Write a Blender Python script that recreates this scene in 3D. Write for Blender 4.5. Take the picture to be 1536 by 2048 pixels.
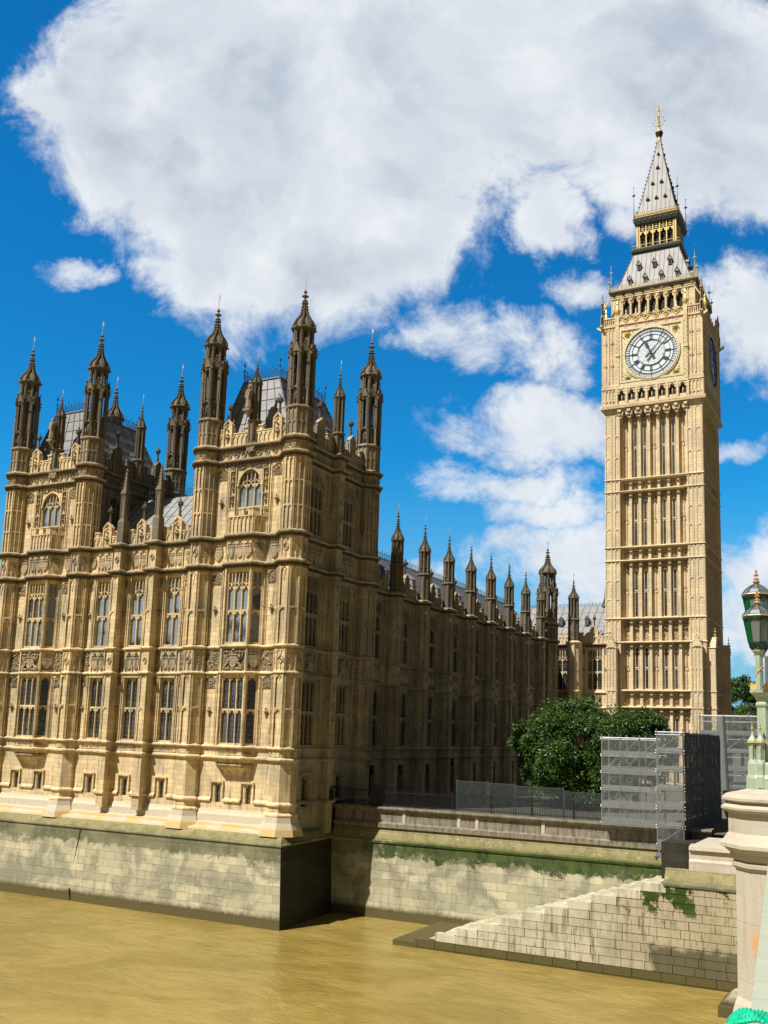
import bpy, math, random
from mathutils import Vector, Matrix
rad = math.radians
S = bpy.context.scene
COL = S.collection
rnd = random.Random(7)
for o in list(bpy.data.objects): bpy.data.objects.remove(o)

# ------------------------------------------------------------------ camera
EYE = Vector((0, 0, 13.2))
def cam_axes(yaw, pitch, roll):
    fw = Vector((math.sin(yaw)*math.cos(pitch), math.cos(yaw)*math.cos(pitch), math.sin(pitch)))
    r = Vector((math.cos(yaw), -math.sin(yaw), 0)); u = r.cross(fw)
    return r*math.cos(roll)+u*math.sin(roll), -r*math.sin(roll)+u*math.cos(roll), fw
cr, cu, cf = cam_axes(rad(-27.41), rad(8.85), rad(1.735))
cam = bpy.data.cameras.new('camera'); camo = bpy.data.objects.new('camera', cam); COL.objects.link(camo)
camo.matrix_world = Matrix(((cr.x, cu.x, -cf.x, EYE.x), (cr.y, cu.y, -cf.y, EYE.y), (cr.z, cu.z, -cf.z, EYE.z), (0, 0, 0, 1)))
cam.sensor_fit = 'VERTICAL'; cam.sensor_height = 32.0; cam.lens = 1921.4/2048*32
cam.shift_x = -(801.15-768)/2048; cam.shift_y = (1169.3-1024)/2048
cam.clip_start = 0.1; cam.clip_end = 9000
S.camera = camo

# ------------------------------------------------------------------ light
SUN_AZ = rad(28.5)        # the sun stands to the left of the river front's normal
SUN_EL = rad(54)
sdir = Vector((-math.sin(SUN_AZ)*math.cos(SUN_EL), -math.cos(SUN_AZ)*math.cos(SUN_EL), math.sin(SUN_EL)))
sl = bpy.data.lights.new('sun', 'SUN'); sl.energy = 5.0; sl.angle = rad(0.53); sl.color = (1, .95, .86)
so = bpy.data.objects.new('sun', sl); COL.objects.link(so)
so.rotation_euler = sdir.to_track_quat('Z', 'Y').to_euler(); so.location = (-60, -60, 90)
S.view_settings.view_transform = 'Standard'; S.view_settings.look = 'None'
S.view_settings.exposure = 0.52; S.view_settings.gamma = 1

# node helper -----------------------------------------------------------
class NT:
    def __init__(s, tree): s.t = tree; s.n = tree.nodes; s.l = tree.links
    def new(s, typ, **kw):
        n = s.n.new(typ)
        for k, v in kw.items():
            if k[0] == '_':
                key = k[1:]; key = int(key) if key.isdigit() else key.replace('_', ' ')
                s.set(n.inputs[key], v)
            else: setattr(n, k, v)
        return n
    def set(s, sock, v):
        if isinstance(v, bpy.types.NodeSocket): s.l.new(v, sock)
        elif isinstance(v, bpy.types.Node): s.l.new(v.outputs[0], sock)
        else:
            if isinstance(v, (tuple, list)) and len(v) == 3 and sock.type == 'RGBA': v = (*v, 1)
            sock.default_value = v
    def m(s, op, a, b=0.0, c=0.0, clamp=False):
        n = s.n.new('ShaderNodeMath'); n.operation = op; n.use_clamp = clamp
        s.set(n.inputs[0], a); s.set(n.inputs[1], b)
        if op in ('MULTIPLY_ADD', 'SMOOTH_MIN', 'COMPARE'): s.set(n.inputs[2], c)
        return n.outputs[0]
    def vm(s, op, a, b=(0, 0, 0)):
        n = s.n.new('ShaderNodeVectorMath'); n.operation = op; s.set(n.inputs[0], a); s.set(n.inputs[1], b)
        return n.outputs['Value'] if op in ('DOT_PRODUCT', 'LENGTH') else n.outputs[0]
    def mix(s, f, a, b, mode='MIX'):
        n = s.n.new('ShaderNodeMix'); n.data_type = 'RGBA'; n.blend_type = mode; n.clamp_factor = True
        s.set(n.inputs[0], f); s.set(n.inputs[6], a); s.set(n.inputs[7], b); return n.outputs[2]
    def noise(s, vec, scale, detail=4, rough=.55, dist=0.0, w=False):
        n = s.new('ShaderNodeTexNoise', _Scale=scale, _Detail=detail, _Roughness=rough, _Distortion=dist)
        if vec is not None: s.set(n.inputs['Vector'], vec)
        return n.outputs[0]
    def ramp(s, f, stops):
        n = s.n.new('ShaderNodeValToRGB'); s.set(n.inputs[0], f); e = n.color_ramp.elements
        while len(e) > 1: e.remove(e[0])
        for i, (p, c) in enumerate(stops):
            el = e[0] if i == 0 else e.new(p)
            el.position = p; el.color = (*c, 1) if len(c) == 3 else c
        return n.outputs[0]
    def smooth(s, v, a, b):
        n = s.n.new('ShaderNodeMapRange'); n.interpolation_type = 'SMOOTHSTEP'
        s.set(n.inputs[0], v); s.set(n.inputs[1], a); s.set(n.inputs[2], b); return n.outputs[0]

# ------------------------------------------------------------------ world: Nishita sky with broken cumulus
W = bpy.data.worlds.new('World'); S.world = W; W.use_nodes = True
w = NT(W.node_tree); w.n.clear()
sky = w.new('ShaderNodeTexSky', sky_type='NISHITA', sun_disc=False, sun_elevation=SUN_EL,
            sun_rotation=math.atan2(sdir.x, sdir.y), altitude=0, air_density=1.0, dust_density=.35, ozone_density=3.0)
tc = w.new('ShaderNodeTexCoord')
d = tc.outputs['Generated']
# world-fixed gnomonic coordinates of the sky around one horizontal bearing
A0 = Vector((math.sin(rad(-27.4)), math.cos(rad(-27.4)), 0)); A1 = Vector((math.cos(rad(-27.4)), -math.sin(rad(-27.4)), 0))
front = w.vm('DOT_PRODUCT', d, tuple(A0)); side = w.vm('DOT_PRODUCT', d, tuple(A1))
sep = w.new('ShaderNodeSeparateXYZ', _0=d)
ff = w.m('MAXIMUM', front, .05)
gx = w.m('DIVIDE', side, ff); gz = w.m('DIVIDE', sep.outputs[2], ff)
gv = w.new('ShaderNodeCombineXYZ', _0=gx, _1=gz, _2=0.0).outputs[0]
n1 = w.new('ShaderNodeTexNoise', _Vector=gv, _Scale=5.5, _Detail=7, _Roughness=.62); wa = w.vm('SUBTRACT', n1.outputs[1], (.5, .5, .5))
n2 = w.new('ShaderNodeTexNoise', _Vector=gv, _Scale=22, _Detail=5, _Roughness=.6); wb = w.vm('SUBTRACT', n2.outputs[1], (.5, .5, .5))
def sc(v, k):
    n = w.n.new('ShaderNodeVectorMath'); n.operation = 'SCALE'; w.set(n.inputs[0], v); n.inputs[3].default_value = k; return n.outputs[0]
wv = w.vm('ADD', gv, w.vm('ADD', sc(wa, .13), sc(wb, .035)))
ws = w.new('ShaderNodeSeparateXYZ', _0=wv); X_, Z_ = ws.outputs[0], ws.outputs[1]
CLOUDS = [  # centre x, z, half sizes, weight   (slopes seen along that bearing)
(-0.286,0.707,0.171,0.147,1),
(-0.117,0.632,0.226,0.208,1.1),
(-0.078,0.790,0.324,0.170,1.1),
(0.182,0.767,0.300,0.163,1.0),
(0.324,0.647,0.147,0.081,0.8),
(-0.145,0.511,0.166,0.066,0.9),
(0.003,0.575,0.084,0.092,0.8),
(0.149,0.586,0.062,0.055,0.6),
(-0.411,0.697,0.048,0.057,0.5),
(-0.372,0.503,0.042,0.021,0.55),
(0.073,0.438,0.093,0.036,0.6),
(0.161,0.421,0.049,0.032,0.55),
(0.140,0.335,0.097,0.048,0.75),
(0.103,0.270,0.080,0.023,0.6),
(0.162,0.239,0.069,0.022,0.65),
(0.168,0.187,0.101,0.041,0.8),
(0.376,0.463,0.072,0.065,0.8),
(0.374,0.188,0.058,0.041,0.75),
(0.367,0.119,0.073,0.037,0.7),
(0.362,0.325,0.038,0.017,0.4),
(0.263,0.147,0.158,0.048,0.7),
(0.031,0.151,0.063,0.016,0.4),
(0.205,0.498,0.053,0.024,0.5),
]
field = None
for ci, (cx, cz, rx, rz, k) in enumerate(CLOUDS):
    if ci > 8: rx, rz, k = rx*1.0, rz*.98, k*.55
    ex = w.m('DIVIDE', w.m('SUBTRACT', X_, cx), rx); ez = w.m('DIVIDE', w.m('SUBTRACT', Z_, cz), rz)
    r2 = w.m('ADD', w.m('MULTIPLY', ex, ex), w.m('MULTIPLY', ez, ez))
    g = w.m('MULTIPLY', w.m('SUBTRACT', 1.0, r2), k)
    field = g if field is None else w.m('MAXIMUM', field, g)
fine = w.noise(gv, 9.0, 9, .68, .4)
dens = w.smooth(w.m('ADD', field, w.m('MULTIPLY', w.m('SUBTRACT', fine, .5), 1.9)), -.20, .46)
# outside the view: dim grey cover added to keep the shade dark
els = w.smooth(w.noise(d, 2.6, 6, .6), .10, .30)
isf = w.smooth(front, .50, .66)
dens = w.m('ADD', w.m('MULTIPLY', dens, isf), w.m('MULTIPLY', els, w.m('SUBTRACT', 1.0, isf)))
dens = w.m('MULTIPLY', dens, w.smooth(sep.outputs[2], -.04, .01))
puff = w.noise(w.vm('ADD', gv, sc(wb, .05)), 4.2, 6, .5, .6)
core = w.m('MULTIPLY', w.smooth(puff, .36, .66), w.smooth(field, .1, .75))
CL = w.mix(core, (11.2, 11.6, 12.0), (6.4, 7.2, 8.4))
CL = w.mix(w.smooth(w.noise(gv, 14, 6, .6), .35, .75), CL, (9.0, 9.6, 10.4))
hs = w.new('ShaderNodeHueSaturation', _Saturation=1.35, _Value=.95, _Color=sky.outputs[0])
tint = w.mix(1.0, hs.outputs[0], (.34, 1.85, 2.05), 'MULTIPLY')
bright = w.m('MULTIPLY', w.smooth(w.vm('DOT_PRODUCT', d, tuple(Vector((-.46, -.86, .22)).normalized())), .80, .94), w.smooth(w.noise(d, 5, 6, .6), .38, .6))  # bright patch added behind the viewer for the window glass to reflect
grey = w.mix(bright, (1.35, 1.35, 1.35), (8.5, 9.0, 9.6))
CL = w.mix(isf, grey, CL)
tint = w.mix(w.m('MULTIPLY', w.smooth(gz, .30, .0), .85), tint, (3.6, 5.8, 8.4))
tint = w.mix(isf, (.8, 1.3, 2.0), tint)
colr = w.mix(w.m('MULTIPLY', dens, .97), tint, CL)
bg = w.new('ShaderNodeBackground', _Color=colr, _Strength=.055)
out = w.new('ShaderNodeOutputWorld'); w.l.new(bg.outputs[0], out.inputs[0])

# ------------------------------------------------------------------ materials
def mat(name):
    m = bpy.data.materials.new(name); m.use_nodes = True; t = NT(m.node_tree); t.n.clear()
    o = t.new('ShaderNodeOutputMaterial'); b = t.new('ShaderNodeBsdfPrincipled'); t.l.new(b.outputs[0], o.inputs[0])
    t.b = b; t.o = o; return m, t
def bump(t, h, dist=.02, strength=.6):
    n = t.new('ShaderNodeBump', _Strength=strength, _Distance=dist, _Height=h); t.l.new(n.outputs[0], t.b.inputs['Normal'])
def pos(t): return t.new('ShaderNodeNewGeometry').outputs['Position']
def wallvec(t, p):
    s = t.new('ShaderNodeSeparateXYZ', _0=p)
    return t.new('ShaderNodeCombineXYZ', _0=t.m('ADD', s.outputs[0], s.outputs[1]), _1=s.outputs[2], _2=0.0).outputs[0], s

def stone(name, c1, c2, c3, bw=.95, bh=.36, stain=(.09, .08, .06), amt=.5, mortar=.012, bumpk=.02, rough=.85):
    m, t = mat(name); p = pos(t); v, s = wallvec(t, p)
    br = t.new('ShaderNodeTexBrick', _Vector=v, _Color1=(0, 0, 0), _Color2=(1, 1, 1), _Mortar=(.5, .5, .5), _Scale=1.0, _Mortar_Size=mortar, _Mortar_Smooth=.1, _Bias=0.0, _Brick_Width=bw, _Row_Height=bh)
    c = t.mix(br.outputs[0], c1, c2)
    big = t.noise(p, .35, 5, .6); c = t.mix(t.smooth(big, .42, .68), c, c3)
    med = t.noise(p, 2.2, 6, .65)
    c = t.mix(t.m('MULTIPLY', t.smooth(med, .48, .78), .45), c, tuple(x*.62 for x in c1))
    # rain streaks and soot: real stains, drawn out vertically
    st = t.new('ShaderNodeMapping', _Vector=p); st.inputs['Scale'].default_value = (3.2, 3.2, .32)
    sk = t.smooth(t.noise(st.outputs[0], 1.0, 6, .72), .47, .68)
    c = t.mix(t.m('MULTIPLY', sk, amt), c, stain)
    c = t.mix(t.m('MULTIPLY', br.outputs[1], .45), c, tuple(x*.35 for x in c1))
    t.set(t.b.inputs['Base Color'], c); t.set(t.b.inputs['Roughness'], rough); t.b.inputs['Specular IOR Level'].default_value = .25
    h = t.m('ADD', t.noise(p, 14, 5, .7), t.m('MULTIPLY', t.m('SUBTRACT', 1.0, br.outputs[1]), .8))
    bump(t, h, bumpk, .7)
    return m
M = {}
M['stone'] = stone('honey_stone', (.74, .58, .33), (.56, .43, .25), (.42, .35, .23), amt=.62)
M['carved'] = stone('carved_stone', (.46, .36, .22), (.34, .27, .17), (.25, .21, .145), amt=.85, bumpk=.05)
M['mid'] = stone('greying_stone', (.36, .29, .19), (.28, .23, .155), (.20, .17, .12), amt=.75)
M['old'] = stone('weathered_stone', (.19, .155, .105), (.155, .13, .092), (.12, .105, .082), amt=.6)
M['soot'] = stone('soot_shade_stone', (.12, .095, .07), (.09, .075, .055), (.07, .06, .045), amt=.5)  # soot, with the shade under ledges and in creases painted in
M['wing'] = stone('dirty_shaded_stone', (.44, .375, .255), (.35, .30, .21), (.26, .23, .17), amt=.65)  # north faces: real dirt, and their shade put into the colour too
M['grime_shade'] = stone('hollow_grime_shade', (.20, .15, .085), (.16, .12, .07), (.12, .095, .06), amt=.6)  # dirt and painted shade for recesses and rib creases
M['grime_shade_pale'] = stone('pale_hollow_shade', (.34, .25, .14), (.30, .23, .13), (.25, .19, .11), amt=.4)  # paler painted shade for the clock tower's recesses
M['tower'] = stone('tower_stone', (.74, .60, .38), (.64, .51, .32), (.56, .46, .31), bw=.8, bh=.4, amt=.22, mortar=.008)
M['pale'] = stone('pale_granite', (.50, .46, .38), (.46, .42, .34), (.42, .37, .29), bw=2.4, bh=1.3, stain=(.32, .22, .11), amt=.35, mortar=.006)

def river_stone():
    m, t = mat('river_wall_stone'); p = pos(t); v, s = wallvec(t, p); z = s.outputs[2]
    wv_ = t.vm('ADD', v, t.vm('MULTIPLY', t.vm('SUBTRACT', t.new('ShaderNodeTexNoise', _Vector=p, _Scale=1.4).outputs[1], (.5, .5, .5)), (.16, .10, 0)))
    br = t.new('ShaderNodeTexBrick', _Vector=wv_, _Color1=(0, 0, 0), _Color2=(1, 1, 1), _Mortar=(.5, .5, .5), _Scale=1.0, _Mortar_Size=.014, _Mortar_Smooth=.15, _Bias=0.0, _Brick_Width=1.5, _Row_Height=.55)
    c = t.mix(br.outputs[0], (.35, .33, .22), (.47, .43, .29))
    g1 = t.noise(p, .45, 6, .65, .5); c = t.mix(t.smooth(g1, .44, .60), c, (.24, .235, .165))
    g2 = t.noise(p, .9, 5, .6); c = t.mix(t.m('MULTIPLY', t.smooth(g2, .55, .7), .4), c, (.44, .35, .23))
    c = t.mix(.22, c, t.mix(1.0, c, t.mix(br.outputs[0], (.55, .57, .55), (1.25, 1.2, 1.1)), 'MULTIPLY'))
    st = t.new('ShaderNodeMapping', _Vector=p); st.inputs['Scale'].default_value = (2.5, 2.5, .3)
    c = t.mix(t.m('MULTIPLY', t.smooth(t.noise(st.outputs[0], 1.1, 6, .7), .5, .7), .55), c, (.15, .14, .09))
    zn = t.m('ADD', z, t.m('MULTIPLY', t.m('SUBTRACT', t.noise(p, .9, 9, .72, .5), .5), 3.0))
    zf = t.m('ADD', z, t.m('MULTIPLY', t.m('SUBTRACT', t.noise(p, 3.0, 4, .7), .5), .5))
    # algae below the high-water mark: darkest just under the ledge, patchy
    topb = t.m('MULTIPLY', t.smooth(zn, 4.15, 4.45), t.smooth(z, 6.0, 5.2))
    patch = t.m('MULTIPLY', t.smooth(t.noise(p, .20, 3, .5), .42, .52), t.smooth(t.noise(p, 2.2, 6, .75), .36, .5))
    c = t.mix(t.m('MULTIPLY', topb, .75), c, (.13, .12, .06))
    c = t.mix(t.m('MULTIPLY', t.m('MULTIPLY', topb, patch), t.m('ADD', .45, t.m('MULTIPLY', t.smooth(s.outputs[1], 60, 61), .5))), c, (.022, .045, .004))
    zm = t.m('ADD', z, t.m('MULTIPLY', t.m('SUBTRACT', t.noise(p, .6, 10, .7, .4), .5), 3.6))
    tm = t.m('MULTIPLY', t.m('MULTIPLY', t.smooth(zm, 4.45, 4.56), t.smooth(s.outputs[1], 61, 62)), t.m('MULTIPLY', t.smooth(s.outputs[0], -33.5, -32.2), t.smooth(z, 5.9, 5.45)))
    c = t.mix(t.m('MULTIPLY', tm, .93), c, t.mix(t.smooth(t.noise(p, 1.6, 6, .7), .4, .65), (.050, .080, .006), (.014, .030, .003)))
    # ledge slope above: olive lichen with orange spots
    up = t.smooth(z, 5.38, 5.6)
    lich = t.mix(t.smooth(t.noise(p, 1.7, 6, .7), .4, .65), (.22, .18, .07), (.12, .12, .035))
    lich = t.mix(t.smooth(t.noise(p, 6, 4, .7), .6, .7), lich, (.50, .44, .30))
    c = t.mix(t.m('MULTIPLY', up, .85), c, lich)
    hi = t.smooth(z, 6.2, 6.5)
    grime_shade = t.mix(t.smooth(t.noise(st.outputs[0], 1.5, 5, .7), .4, .65), (.22, .19, .14), (.10, .085, .06))
    c = t.mix(hi, c, grime_shade)
    # tide line
    wet = t.smooth(zf, .95, .55)
    c = t.mix(wet, c, (.085, .070, .022))
    c = t.mix(t.m('MULTIPLY', br.outputs[1], t.smooth(t.noise(p, .9, 5, .7), .46, .66)), c, (.09, .08, .045))
    t.set(t.b.inputs['Base Color'], c); t.set(t.b.inputs['Roughness'], t.m('SUBTRACT', .85, t.m('MULTIPLY', wet, .35)))
    bump(t, t.m('ADD', t.noise(p, 9, 6, .7), t.m('MULTIPLY', t.m('SUBTRACT', 1.0, br.outputs[1]), 1.3)), .035, .8)
    return m
M['river'] = river_stone()
M['pale'].node_tree.nodes  # rust run on the pier
_t = NT(M['pale'].node_tree); _b = [n for n in _t.n if n.type == 'BSDF_PRINCIPLED'][0]; _src = _b.inputs['Base Color'].links[0].from_socket
_p = _t.new('ShaderNodeNewGeometry').outputs['Position']; _d = _t.vm('LENGTH', _t.vm('MULTIPLY', _t.vm('SUBTRACT', _p, (-3.05, 24.3, 8.7)), (1, .6, .8)))
_t.set(_b.inputs['Base Color'], _t.mix(_t.m('MULTIPLY', _t.smooth(_t.m('ADD', _d, _t.m('MULTIPLY', _t.noise(_p, 6, 4, .6), .3)), .5, .15), .8), _src, (.62, .28, .08)))
def step_stone():
    m, t = mat('step_stone'); p = pos(t)
    c = t.mix(t.smooth(t.noise(p, .9, 6, .65), .42, .62), (.52, .48, .35), (.36, .34, .22))
    s0 = t.new('ShaderNodeSeparateXYZ', _0=p)
    c = t.mix(t.m('MULTIPLY', t.smooth(t.noise(p, .8, 8, .7), .56, .62), t.smooth(s0.outputs[2], 3.0, 5.0)), c, (.035, .06, .006))
    c = t.mix(t.m('MULTIPLY', t.smooth(t.noise(p, 3, 6, .7), .5, .75), .4), c, (.24, .21, .11))
    s = t.new('ShaderNodeSeparateXYZ', _0=p); c = t.mix(t.smooth(t.m('ADD', s.outputs[2], t.m('MULTIPLY', t.noise(p, 2.5, 6, .7), .9)), 1.35, 1.1), c, (.085, .07, .022))
    t.set(t.b.inputs['Base Color'], c); t.set(t.b.inputs['Roughness'], .8); bump(t, t.noise(p, 8, 6, .7), .03); return m
M['step'] = step_stone()
M['shade_slime'] = stone('shade_slime_ashlar', (.040, .036, .024), (.022, .021, .015), (.016, .016, .012), 1.5, .55, (.01, .012, .006), .6, rough=.6)  # near-black: wet algae and shade both put into the colour
M['kerb'] = stone('greened_block_stone', (.50, .46, .33), (.40, .38, .26), (.28, .28, .18), 40, 40, (.11, .10, .04), .75, .0, .03)
M['tread'] = stone('worn_tread_stone', (.54, .50, .38), (.46, .43, .32), (.34, .33, .22), 40, 40, (.15, .15, .06), .7, .0, .02)
def plinth_stone():
    m, t = mat('plinth_stone'); p = pos(t); s = t.new('ShaderNodeSeparateXYZ', _0=p)
    c = t.mix(t.noise(p, 1.5, 5, .6), (.52, .46, .35), (.42, .37, .27))
    c = t.mix(t.m('MULTIPLY', t.smooth(t.noise(p, 5, 5, .7), .5, .7), .5), c, (.30, .26, .17))
    o = t.m('MULTIPLY', t.smooth(s.outputs[2], 6.55, 6.35), t.smooth(t.noise(p, .5, 4, .6), .42, .55))
    c = t.mix(t.m('MULTIPLY', o, .65), c, (.56, .34, .08))
    t.set(t.b.inputs['Base Color'], c); t.set(t.b.inputs['Roughness'], .85); bump(t, t.noise(p, 10, 6, .7), .02); return m
M['plinth'] = plinth_stone()
def simple(name, c, rough=.6, metal=0., var=.25, sc_=3.0, bmp=.0, spec=.5):
    m, t = mat(name); p = pos(t)
    n = t.noise(p, sc_, 5, .6)
    t.set(t.b.inputs['Base Color'], t.mix(t.smooth(n, .35, .7), c, tuple(x*(1-var) for x in c)))
    t.set(t.b.inputs['Roughness'], rough); t.set(t.b.inputs['Metallic'], metal); t.b.inputs['Specular IOR Level'].default_value = spec
    if bmp: bump(t, t.noise(p, sc_*6, 4, .6), bmp)
    return m
_k = NT(M['kerb'].node_tree); _b = [n for n in _k.n if n.type == 'BSDF_PRINCIPLED'][0]; _src = _b.inputs['Base Color'].links[0].from_socket
_p = _k.new('ShaderNodeNewGeometry').outputs['Position']; _s = _k.new('ShaderNodeSeparateXYZ', _0=_p)
_f = _k.m('MULTIPLY', _k.m('MULTIPLY', _k.smooth(_s.outputs[0], -15.5, -13.5), _k.smooth(_s.outputs[2], 2.6, 4.2)), _k.smooth(_k.noise(_p, .7, 8, .7), .50, .55))
_c = _k.mix(_k.smooth(_k.m('ADD', _s.outputs[0], _k.m('MULTIPLY', _k.noise(_p, .5, 4), 6)), -16, -8), _src, _k.mix(.6, _src, (.34, .27, .17)))
_w = _k.m('MULTIPLY', _k.smooth(_k.m('ADD', _s.outputs[0], _k.m('MULTIPLY', _k.noise(_p, .8, 6), 3)), -11.6, -11.0), _k.smooth(_k.m('ADD', _s.outputs[2], _k.m('MULTIPLY', _k.noise(_p, 1.2, 7, .7), 1.5)), 2.9, 2.5))
_st = _k.new('ShaderNodeMapping', _Vector=_p); _st.inputs['Scale'].default_value = (4.5, 4.5, .5)
_c = _k.mix(_k.m('MULTIPLY', _k.smooth(_k.noise(_st.outputs[0], 1.0, 5, .7), .56, .64), .7), _c, (.10, .085, .03))
_k.set(_b.inputs['Base Color'], _k.mix(_k.m('MULTIPLY', _w, .8), _k.mix(_f, _c, (.030, .055, .006)), (.05, .045, .02)))
M['bed'] = simple('dark_joint', (.035, .03, .018), .9)
M['lead'] = simple('lead_roof', (.25, .255, .265), .55, .0, .25, 1.2, .01)
M['slate'] = simple('grey_slate', (.085, .09, .10), .45, 0, .3, 2, .02)
M['iron_roof'] = simple('cast_iron_roof', (.235, .23, .235), .55, 0, .25, .6, .01)
M['seam'] = simple('dark_seam', (.10, .10, .11), .6)
M['gold'] = simple('gilding', (.70, .53, .17), .4, .2, .35, 5)
M['gilt_stone'] = simple('gilded_stonework', (.66, .57, .34), .55, .08, .4, 5, .03)
M['dial'] = simple('opal_glass', (.66, .72, .76), .35, 0, .06, 2)
M['blue'] = simple('prussian_blue', (.015, .055, .12), .4, 0, .2)
M['dark'] = simple('shadowed_interior', (.012, .013, .015), .8)
M['green_iron'] = simple('deep_green_iron', (.01, .06, .045), .45)
M['red'] = simple('red_enamel', (.45, .03, .06), .5)
M['white'] = simple('white_enamel', (.72, .70, .68), .5)
M['black_iron'] = simple('black_iron', (.012, .013, .014), .5, .3)
M['crest'] = simple('iron_cresting', (.05, .07, .10), .5, .3)
M['rod'] = simple('pale_rod', (.55, .50, .42), .4, .5)
M['sage'] = simple('sage_green_paint', (.34, .41, .30), .5, 0, .2, 6, .004)
M['lampgreen'] = simple('bottle_green_paint', (.008, .045, .03), .3)
M['galv'] = simple('galvanised_tube', (.25, .265, .27), .45, .3, .3, 8)
M['board'] = simple('scaffold_board', (.42, .40, .36), .8, 0, .3, 4)
M['bark'] = simple('bark', (.07, .05, .035), .9, 0, .4, 6, .03)
M['lawn'] = simple('terrace_ground', (.10, .095, .07), .9, 0, .4, .8, .03)
M['teal'] = simple('turquoise_plastic', (.0, .55, .30), .35, 0, .35, 20, .01)
M['cornice_iron'] = simple('dark_green_iron', (.035, .045, .038), .5)
M['brickdark'] = simple('dark_brick', (.16, .12, .11), .8, 0, .3, 3)

def parapet_paint():
    m, t = mat('pale_green_parapet'); p = pos(t)
    mp = t.new('ShaderNodeMapping', _Vector=p); mp.inputs['Rotation'].default_value = (0, 0, .5); mp.inputs['Scale'].default_value = (2.2, 14, 14)
    c = t.mix(t.smooth(t.noise(mp.outputs[0], 1.6, 5, .7), .4, .7), (.40, .43, .33), (.33, .36, .28))
    c = t.mix(t.smooth(t.noise(p, 60, 3, .7), .66, .72), c, (.30, .33, .26))
    t.set(t.b.inputs['Base Color'], c); t.set(t.b.inputs['Roughness'], .55); return m
M['parapet'] = parapet_paint()

def glass_mat():
    m, t = mat('leaded_glass'); o = t.new('ShaderNodeTexCoord').outputs['Object']
    s = t.new('ShaderNodeSeparateXYZ', _0=o)
    fx = t.m('ABSOLUTE', t.m('SUBTRACT', t.m('FRACT', t.m('MULTIPLY', s.outputs[0], 5.2)), .5))
    fz = t.m('ABSOLUTE', t.m('SUBTRACT', t.m('FRACT', t.m('MULTIPLY', s.outputs[2], 2.7)), .5))
    line = t.m('MAXIMUM', t.m('GREATER_THAN', fx, .45), t.m('GREATER_THAN', fz, .475))
    p = pos(t)
    cur = t.smooth(t.noise(p, .8, 3, .5), .45, .6)
    zz = t.new('ShaderNodeSeparateXYZ', _0=p).outputs[2]
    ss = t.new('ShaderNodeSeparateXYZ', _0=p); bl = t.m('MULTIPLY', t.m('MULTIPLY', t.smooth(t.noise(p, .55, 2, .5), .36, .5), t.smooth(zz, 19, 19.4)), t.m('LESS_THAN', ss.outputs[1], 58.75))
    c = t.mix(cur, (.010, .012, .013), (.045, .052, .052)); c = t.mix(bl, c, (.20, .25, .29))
    c = t.mix(line, c, (.10, .10, .10))
    t.set(t.b.inputs['Base Color'], c); t.set(t.b.inputs['Roughness'], t.m('MULTIPLY_ADD', line, .5, .08))
    t.b.inputs['Specular IOR Level'].default_value = .9; t.b.inputs['IOR'].default_value = 1.7
    bump(t, t.noise(p, 2.2, 2, .5), .03, .5)
    return m
M['glass'] = glass_mat()
def water_mat():
    m, t = mat('muddy_river'); p = pos(t)
    mp = t.new('ShaderNodeMapping', _Vector=p); mp.inputs['Rotation'].default_value = (0, 0, .45); mp.inputs['Scale'].default_value = (1.0, 1.6, 1)
    v = mp.outputs[0]
    c = t.mix(t.smooth(t.noise(v, .16, 5, .6, .8), .35, .68), (.232, .168, .040), (.32, .238, .068))
    c = t.mix(t.m('MULTIPLY', t.smooth(t.noise(v, 1.1, 5, .7, .6), .6, .85), .5), c, (.38, .29, .10))
    t.set(t.b.inputs['Base Color'], c); t.set(t.b.inputs['Roughness'], .09); t.b.inputs['IOR'].default_value = 1.33
    h = t.m('ADD', t.m('MULTIPLY', t.noise(v, .55, 6, .62, .7), .9), t.m('ADD', t.m('MULTIPLY', t.noise(v, 2.2, 4, .6, .5), .36), t.m('MULTIPLY', t.noise(v, 7, 3, .6, .3), .07)))
    bump(t, h, .14, .85); return m
M['water'] = water_mat()
def leaf_mat(name, c1, c2):
    m, t = mat(name); g = t.new('ShaderNodeNewGeometry'); r = g.outputs['Random Per Island']
    c = t.mix(r, c1, c2); t.set(t.b.inputs['Base Color'], c); t.set(t.b.inputs['Roughness'], .42)
    tr = t.new('ShaderNodeBsdfTranslucent'); t.set(tr.inputs[0], t.mix(1.0, c, (1.4, 1.7, .5), 'MULTIPLY'))
    mx = t.new('ShaderNodeMixShader', _0=.28); t.l.new(t.b.outputs[0], mx.inputs[1]); t.l.new(tr.outputs[0], mx.inputs[2])
    t.l.new(mx.outputs[0], t.o.inputs[0]); return m
M['leaf'] = leaf_mat('dark_leaf', (.008, .030, .005), (.10, .19, .030))
M['leaf2'] = leaf_mat('pale_leaf', (.05, .10, .02), (.13, .18, .05))
def net_mat(name, col, dens, stripe=(0, 9)):
    m, t = mat(name); p = pos(t); s = t.new('ShaderNodeSeparateXYZ', _0=p)
    fz = t.m('FRACT', t.m('MULTIPLY', s.outputs[2], stripe[1]))
    n = t.noise(p, 2.5, 5, .7)
    f = t.m('ADD', dens, t.m('ADD', t.m('MULTIPLY', t.m('SUBTRACT', n, .5), .7), t.m('MULTIPLY', t.m('GREATER_THAN', fz, .7), .18)), clamp=True)
    t.set(t.b.inputs['Base Color'], col); t.set(t.b.inputs['Roughness'], .8)
    tr = t.new('ShaderNodeBsdfTransparent'); mx = t.new('ShaderNodeMixShader', _0=f)
    t.l.new(tr.outputs[0], mx.inputs[1]); t.l.new(t.b.outputs[0], mx.inputs[2]); t.l.new(mx.outputs[0], t.o.inputs[0]); return m
M['net'] = net_mat('debris_netting', (.15, .165, .165), .33)
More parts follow.
